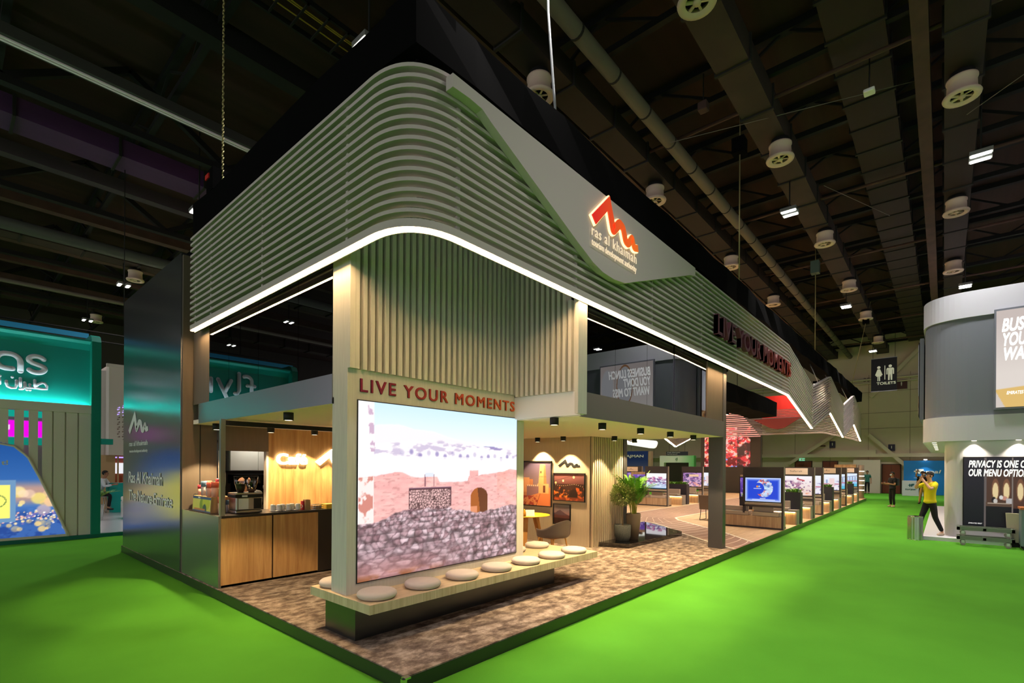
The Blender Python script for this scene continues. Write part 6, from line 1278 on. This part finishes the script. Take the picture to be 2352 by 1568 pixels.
# ================================================================== people
def skinned(name, joints, edges, m, parent=None, sub=2):
    """joints: name -> (x,y,z,r); one continuous skinned surface"""
    names = list(joints); idx = {n: i for i, n in enumerate(names)}
    me = bpy.data.meshes.new(name + '_cage'); me.from_pydata([joints[n][:3] for n in names], [(idx[a], idx[c]) for a, c in edges], [])
    o = bpy.data.objects.new(name + '_cage', me); COL.objects.link(o)
    o.modifiers.new('skin', 'SKIN').use_smooth_shade = True
    for i, n in enumerate(names):
        r = joints[n][3]; me.skin_vertices[0].data[i].radius = (r if isinstance(r, tuple) else (r, r)); me.skin_vertices[0].data[i].use_root = (i == 0)
    sb = o.modifiers.new('sub', 'SUBSURF'); sb.levels = sub; sb.render_levels = sub
    dg = bpy.context.evaluated_depsgraph_get(); dg.update()
    nm = bpy.data.meshes.new_from_object(o.evaluated_get(dg)); nm.name = name
    bpy.data.objects.remove(o); bpy.data.meshes.remove(me)
    nm.materials.clear(); nm.materials.append(m)
    for pl_ in nm.polygons: pl_.use_smooth = True
    ob = bpy.data.objects.new(name, nm); COL.objects.link(ob)
    if parent: ob.parent = parent
    return ob
m_skin = mat('skin_tan', S(176, 126, 96), 0.55); m_skin2 = mat('skin_light', S(204, 156, 128), 0.55); m_hair = mat('hair_black', S(26, 22, 20), 0.6); m_mask = mat('face_mask', S(206, 214, 220), 0.7)
def person(name, label, loc, rz, h, J=None, top=None, trousers=None, shoes=None, skin=m_skin, sleeve='short', hair=m_hair, mask=False, bun=False, apron=None, pack=False):
    t = thing(name, label, 'person', (0,0,0)); k = h/1.75
    D = {'pelvis':(0,0,0.96), 'waist':(0,0.0,1.10), 'chest':(0,0.01,1.30), 'neckb':(0,0,1.46), 'neck':(0,0.012,1.52), 'jaw':(0,0.035,1.585), 'head':(0,0.022,1.655), 'crown':(0,0.012,1.715)}
    for s, q in ((1,'r'),(-1,'l')):
        D.update({'hip'+q:(0.085*s,0,0.90), 'knee'+q:(0.10*s,0.03,0.50), 'ankle'+q:(0.105*s,-0.01,0.09), 'toe'+q:(0.12*s,0.13,0.035), 'sh'+q:(0.17*s,0,1.42), 'elbow'+q:(0.235*s,-0.03,1.14), 'wrist'+q:(0.25*s,0.05,0.90)})
    if J: D.update(J)
    V = lambda n: Vector(D[n])
    R = {'pelvis':0.10,'waist':(0.10,0.085),'chest':(0.125,0.09),'neckb':0.065,'neck':0.05,'jaw':(0.052,0.062),'head':(0.072,0.088),'crown':(0.05,0.06)}
    rad = {'hip':0.068,'knee':0.048,'ankle':0.036,'toe':0.03,'sh':0.058,'elbow':0.042,'wrist':0.028}
    jt = {}; ed = [('pelvis','waist'),('waist','chest'),('chest','neckb'),('neckb','neck'),('neck','jaw'),('jaw','head'),('head','crown')]
    for n in R: jt[n] = (*V(n), R[n])
    for q in 'rl':
        for n in rad: jt[n+q] = (*V(n+q), rad[n])
        ed += [('pelvis','hip'+q),('hip'+q,'knee'+q),('knee'+q,'ankle'+q),('ankle'+q,'toe'+q),('chest','sh'+q),('sh'+q,'elbow'+q),('elbow'+q,'wrist'+q)]
        d = (V('wrist'+q)-V('elbow'+q)).normalized(); sd = d.cross(Vector((0,1,0.3)));
        if sd.length < 0.2: sd = d.cross(Vector((1,0,0)))
        sd.normalize(); nn = sd.cross(d); pm = V('wrist'+q)+d*0.07
        jt['palm'+q] = (*pm, (0.034,0.02)); ed.append(('wrist'+q,'palm'+q))
        for i, (o_, l_) in enumerate(((-0.030,0.062),(-0.010,0.075),(0.011,0.072),(0.030,0.056))):
            a = pm+sd*o_+d*0.03; e = a+d*l_*0.55+nn*0.012; g = a+d*l_*0.85+nn*0.035
            for c_, pt in (('a',a),('b',e),('c',g)): jt['f%d%s%s' % (i,c_,q)] = (*pt, 0.0085)
            ed += [('palm'+q,'f%da%s' % (i,q)),('f%da%s' % (i,q),'f%db%s' % (i,q)),('f%db%s' % (i,q),'f%dc%s' % (i,q))]
        a = V('wrist'+q)+d*0.035-sd*0.035; e = a+d*0.035-sd*0.02+nn*0.015
        jt['ta'+q] = (*a, 0.010); jt['tb'+q] = (*e, 0.009); ed += [('wrist'+q,'ta'+q),('ta'+q,'tb'+q)]
    body = skinned('body', jt, ed, skin, t)
    hd = V('head'); fwd = (V('jaw')-V('neck')); fwd = Vector((fwd.x, fwd.y, 0)); fwd = fwd.normalized() if fwd.length > 1e-3 else Vector((0,1,0)); sdv = Vector((fwd.y,-fwd.x,0))
    f = MB(); f.ball(hd+fwd*0.088+Vector((0,0,-0.018)), 0.013, 8, 6, (0.8,1.0,1.5))
    for s in (-1,1): f.ball(hd+sdv*0.078*s+Vector((0,0,-0.012)), 0.022, 8, 6, (0.5,0.8,1.3))
    f.build('nose_and_ears', skin, t); f = MB()
    for s in (-1,1): f.ball(hd+fwd*0.086+sdv*0.03*s+Vector((0,0,0.014)), 0.010, 8, 6)
    f.build('eyes', m_hair, t); MB().ball(hd+fwd*0.082+Vector((0,0,-0.06)), 0.02, 8, 6, (1,1,0.35)).build('mouth', mat('lip', S(150,84,76),0.5), t)
    hb = MB(); c = hd-fwd*0.014+Vector((0,0,0.030)); hb.ball(c, 0.098, 16, 12, (0.9,1.0,0.95))
    keep = [i for i, v in enumerate(hb.v) if True]
    fs2 = []; sm2 = []; mi2 = []
    for fc_, s_, m_ in zip(hb.f, hb.sm, hb.mi):
        cc = sum((Vector(hb.v[i]) for i in fc_), Vector())/len(fc_) - c
        if not (cc.dot(fwd) > 0.045 and cc.z < 0.035) and cc.z > -0.075: fs2.append(fc_); sm2.append(s_); mi2.append(m_)
    hb.f, hb.sm, hb.mi = fs2, sm2, mi2
    if bun: hb.ball(c-fwd*0.09+Vector((0,0,0.04)), 0.055, 12, 8)
    hb.build('hair', hair, t)
    if mask: MB().ball(hd+fwd*0.055+Vector((0,0,-0.045)), 0.058, 12, 8, (0.95,0.9,0.75)).build('face_mask', m_mask, t)
    sj = {n: (*V(n), r) for n, r in (('waist',(0.148,0.122)),('chest',(0.168,0.127)),('neckb',0.075),('pelvis',(0.168,0.148)))}
    hm = V('pelvis')+Vector((0,0,-0.10)) if not J or 'pelvis' not in J else V('pelvis')+Vector((0,0,-0.02)); sj['hem'] = (*hm, (0.166,0.146))
    se = [('waist','chest'),('chest','neckb'),('waist','pelvis'),('pelvis','hem')]
    for q in 'rl':
        sj['sh'+q] = (*V('sh'+q), 0.075); se.append(('chest','sh'+q))
        m_ = V('sh'+q).lerp(V('elbow'+q), 0.75); sj['sl'+q] = (*m_, 0.064); se.append(('sh'+q,'sl'+q))
        if sleeve == 'long': sj['el'+q] = (*V('elbow'+q), 0.054); sj['cu'+q] = (*V('elbow'+q).lerp(V('wrist'+q),0.92), 0.040); se += [('sl'+q,'el'+q),('el'+q,'cu'+q)]
    skinned('shirt', sj, se, top, t)
    tj = {'belt': (*(V('pelvis')+Vector((0,0,0.08))), (0.135,0.115)), 'pelvis': (*(V('pelvis')+Vector((0,0,-0.03))), (0.138,0.125))}; te = [('belt','pelvis')]
    for q in 'rl':
        tj['hip'+q] = (*V('hip'+q), 0.098); tj['knee'+q] = (*V('knee'+q), 0.068); tj['an'+q] = (*V('knee'+q).lerp(V('ankle'+q),0.95), 0.052); te += [('pelvis','hip'+q),('hip'+q,'knee'+q),('knee'+q,'an'+q)]
    skinned('trousers', tj, te, trousers, t)
    for q in 'rl':
        a = V('ankle'+q); e = V('toe'+q); d = Vector((e.x-a.x, e.y-a.y, 0)).normalized(); g = a.z-0.09
        skinned('shoe', {'a': (a.x-d.x*0.045, a.y-d.y*0.045, g+0.045, (0.042,0.045)), 'b': (a.x+d.x*0.06, a.y+d.y*0.06, g+0.042, (0.046,0.042)), 'c': (a.x+d.x*0.17, a.y+d.y*0.17, g+0.034, (0.042,0.030))}, [('a','b'),('b','c')], shoes, t)
    if pack: MB().box(-0.14,-0.26,1.08,0.14,-0.12,1.44).build('backpack', mat('backpack_grey', S(60,62,74),0.8), t, bevel=0.04)
    if apron: MB().box(-0.13,0.13,0.62,0.13,0.14,1.25).build('apron', apron, t)
    t.location = loc; t.rotation_euler = (0,0,rz); t.scale = (k,k,k); return t
m_yel = mat('yellow_tshirt', S(224, 206, 22), 0.85); m_blk = mat('black_cloth_garment', S(20, 20, 22), 0.85); m_beigeshoe = mat('beige_shoe', S(206, 186, 166), 0.7); m_khaki = mat('khaki_cloth', S(196, 154, 90), 0.85); m_check = mat('green_check_shirt', S(52, 112, 102), 0.85, vary=0.35, vscale=(30,30,30)); m_whites = mat('white_shirt', S(214, 222, 228), 0.8); m_darkshoe = mat('dark_shoe', S(30,28,28), 0.6)
yj = {'elbowr':(0.27,0.20,1.30), 'wristr':(0.10,0.20,1.52), 'elbowl':(-0.26,0.20,1.28), 'wristl':(-0.07,0.22,1.50), 'kneer':(0.11,0.14,0.52), 'ankler':(0.12,0.22,0.09), 'toer':(0.14,0.37,0.035), 'kneel':(-0.10,-0.06,0.50), 'anklel':(-0.11,-0.26,0.09), 'toel':(-0.13,-0.13,0.035)}
person('person', 'person in yellow T-shirt and black trousers raising both hands to the face', (15.74,-3.245,0.1), math.radians(41), 1.78, yj, m_yel, m_blk, m_beigeshoe, m_skin2)
wj = {'elbowr':(0.22,0.06,1.12), 'wristr':(0.14,0.32,1.16), 'elbowl':(-0.22,0.06,1.12), 'wristl':(-0.10,0.34,1.18)}
person('person', 'person all in black with pale shoes looking at a phone on the green aisle', (29.2,-1.57,0.0), math.radians(41), 1.78, wj, m_blk, m_blk, m_beigeshoe, m_skin, mask=True, pack=True)
o = MB().box(-0.04,-0.005,-0.07,0.04,0.005,0.07).build('phone', m_rubber); tag(o, 'dark phone held by the person in black on the aisle', 'phone'); o.location = (29.2-math.sin(math.radians(41))*0.42, -1.57+math.cos(math.radians(41))*0.42, 1.25); o.rotation_euler = (0.6,0,math.radians(41))
kj = {'elbowr':(0.36,0.06,1.52), 'wristr':(0.30,0.16,1.76), 'elbowl':(-0.26,-0.03,1.15), 'wristl':(-0.26,0.06,0.92), 'kneer':(0.15,0.02,0.5), 'ankler':(0.2,0,0.09), 'toer':(0.25,0.14,0.035), 'kneel':(-0.14,0.02,0.5), 'anklel':(-0.18,0,0.09), 'toel':(-0.22,0.14,0.035)}
person('person', 'person in dark shirt and khaki trousers with mask waving one raised arm', (33.2,-2.72,0.0), math.radians(95), 1.78, kj, m_blk, m_khaki, m_darkshoe, m_skin, mask=True)
person('person', 'person in dark clothes standing half hidden behind the one in khaki trousers', (34.6,-2.62,0.0), math.radians(95), 1.80, None, m_blk, m_blk, m_darkshoe, m_skin)
person('person', 'person in green checked shirt standing before the pale partition', (44.4,0.92,0.0), math.radians(80), 1.75, None, m_check, m_blk, m_darkshoe, m_skin)
sj_ = {'pelvis':(0,-0.05,0.72), 'waist':(0,-0.02,0.86), 'chest':(0,0.06,1.06), 'neckb':(0,0.12,1.22), 'neck':(0,0.14,1.28), 'jaw':(0,0.18,1.34), 'head':(0,0.165,1.41), 'crown':(0,0.155,1.47), 'shr':(0.17,0.1,1.18), 'shl':(-0.17,0.1,1.18), 'elbowr':(0.22,0.22,0.95), 'elbowl':(-0.22,0.22,0.95), 'wristr':(0.14,0.44,1.0), 'wristl':(-0.14,0.44,1.0), 'hipr':(0.09,-0.03,0.70), 'hipl':(-0.09,-0.03,0.70), 'kneer':(0.12,0.36,0.62), 'kneel':(-0.12,0.36,0.62), 'ankler':(0.12,0.30,0.16), 'anklel':(-0.12,0.30,0.16), 'toer':(0.13,0.44,0.10), 'toel':(-0.13,0.44,0.10)}
person('person', 'seated person in white shirt and black mask working at the turquoise counter', (1.28,20.55,0.14), math.radians(-120), 1.80, sj_, m_whites, m_blk, m_darkshoe, m_skin, sleeve='long')
t = thing('wire_chair', 'slim metal chair under the seated person in white shirt', 'chair', (1.25,20.6,0.108)); b = MB(); b.box(1.02,20.36,0.70,1.46,20.84,0.73); b.build('seat', m_steel, t)
for x, y in ((1.05,20.4),(1.43,20.4),(1.05,20.8),(1.43,20.8)): MB().tube([(x,y,0.70),(x,y,0.108)], 0.012, 6).build('leg', m_steel, t)
bj = {'chest':(0,0.08,1.28), 'neckb':(0,0.16,1.40), 'neck':(0,0.20,1.45), 'jaw':(0,0.26,1.47), 'head':(0,0.27,1.54), 'crown':(0,0.25,1.60), 'elbowr':(0.24,0.16,1.08), 'wristr':(0.14,0.34,1.12), 'elbowl':(-0.24,0.16,1.08), 'wristl':(-0.12,0.36,1.12), 'shr':(0.17,0.08,1.36), 'shl':(-0.17,0.08,1.36)}
person('person', 'person with curly brown hair in dark clothes bending behind the coffee grinder', (1.0,5.75,P), math.radians(115), 1.70, bj, m_blk, m_blk, m_darkshoe, m_skin2, sleeve='long', hair=mat('hair_brown', S(84,44,20),0.7), bun=True)
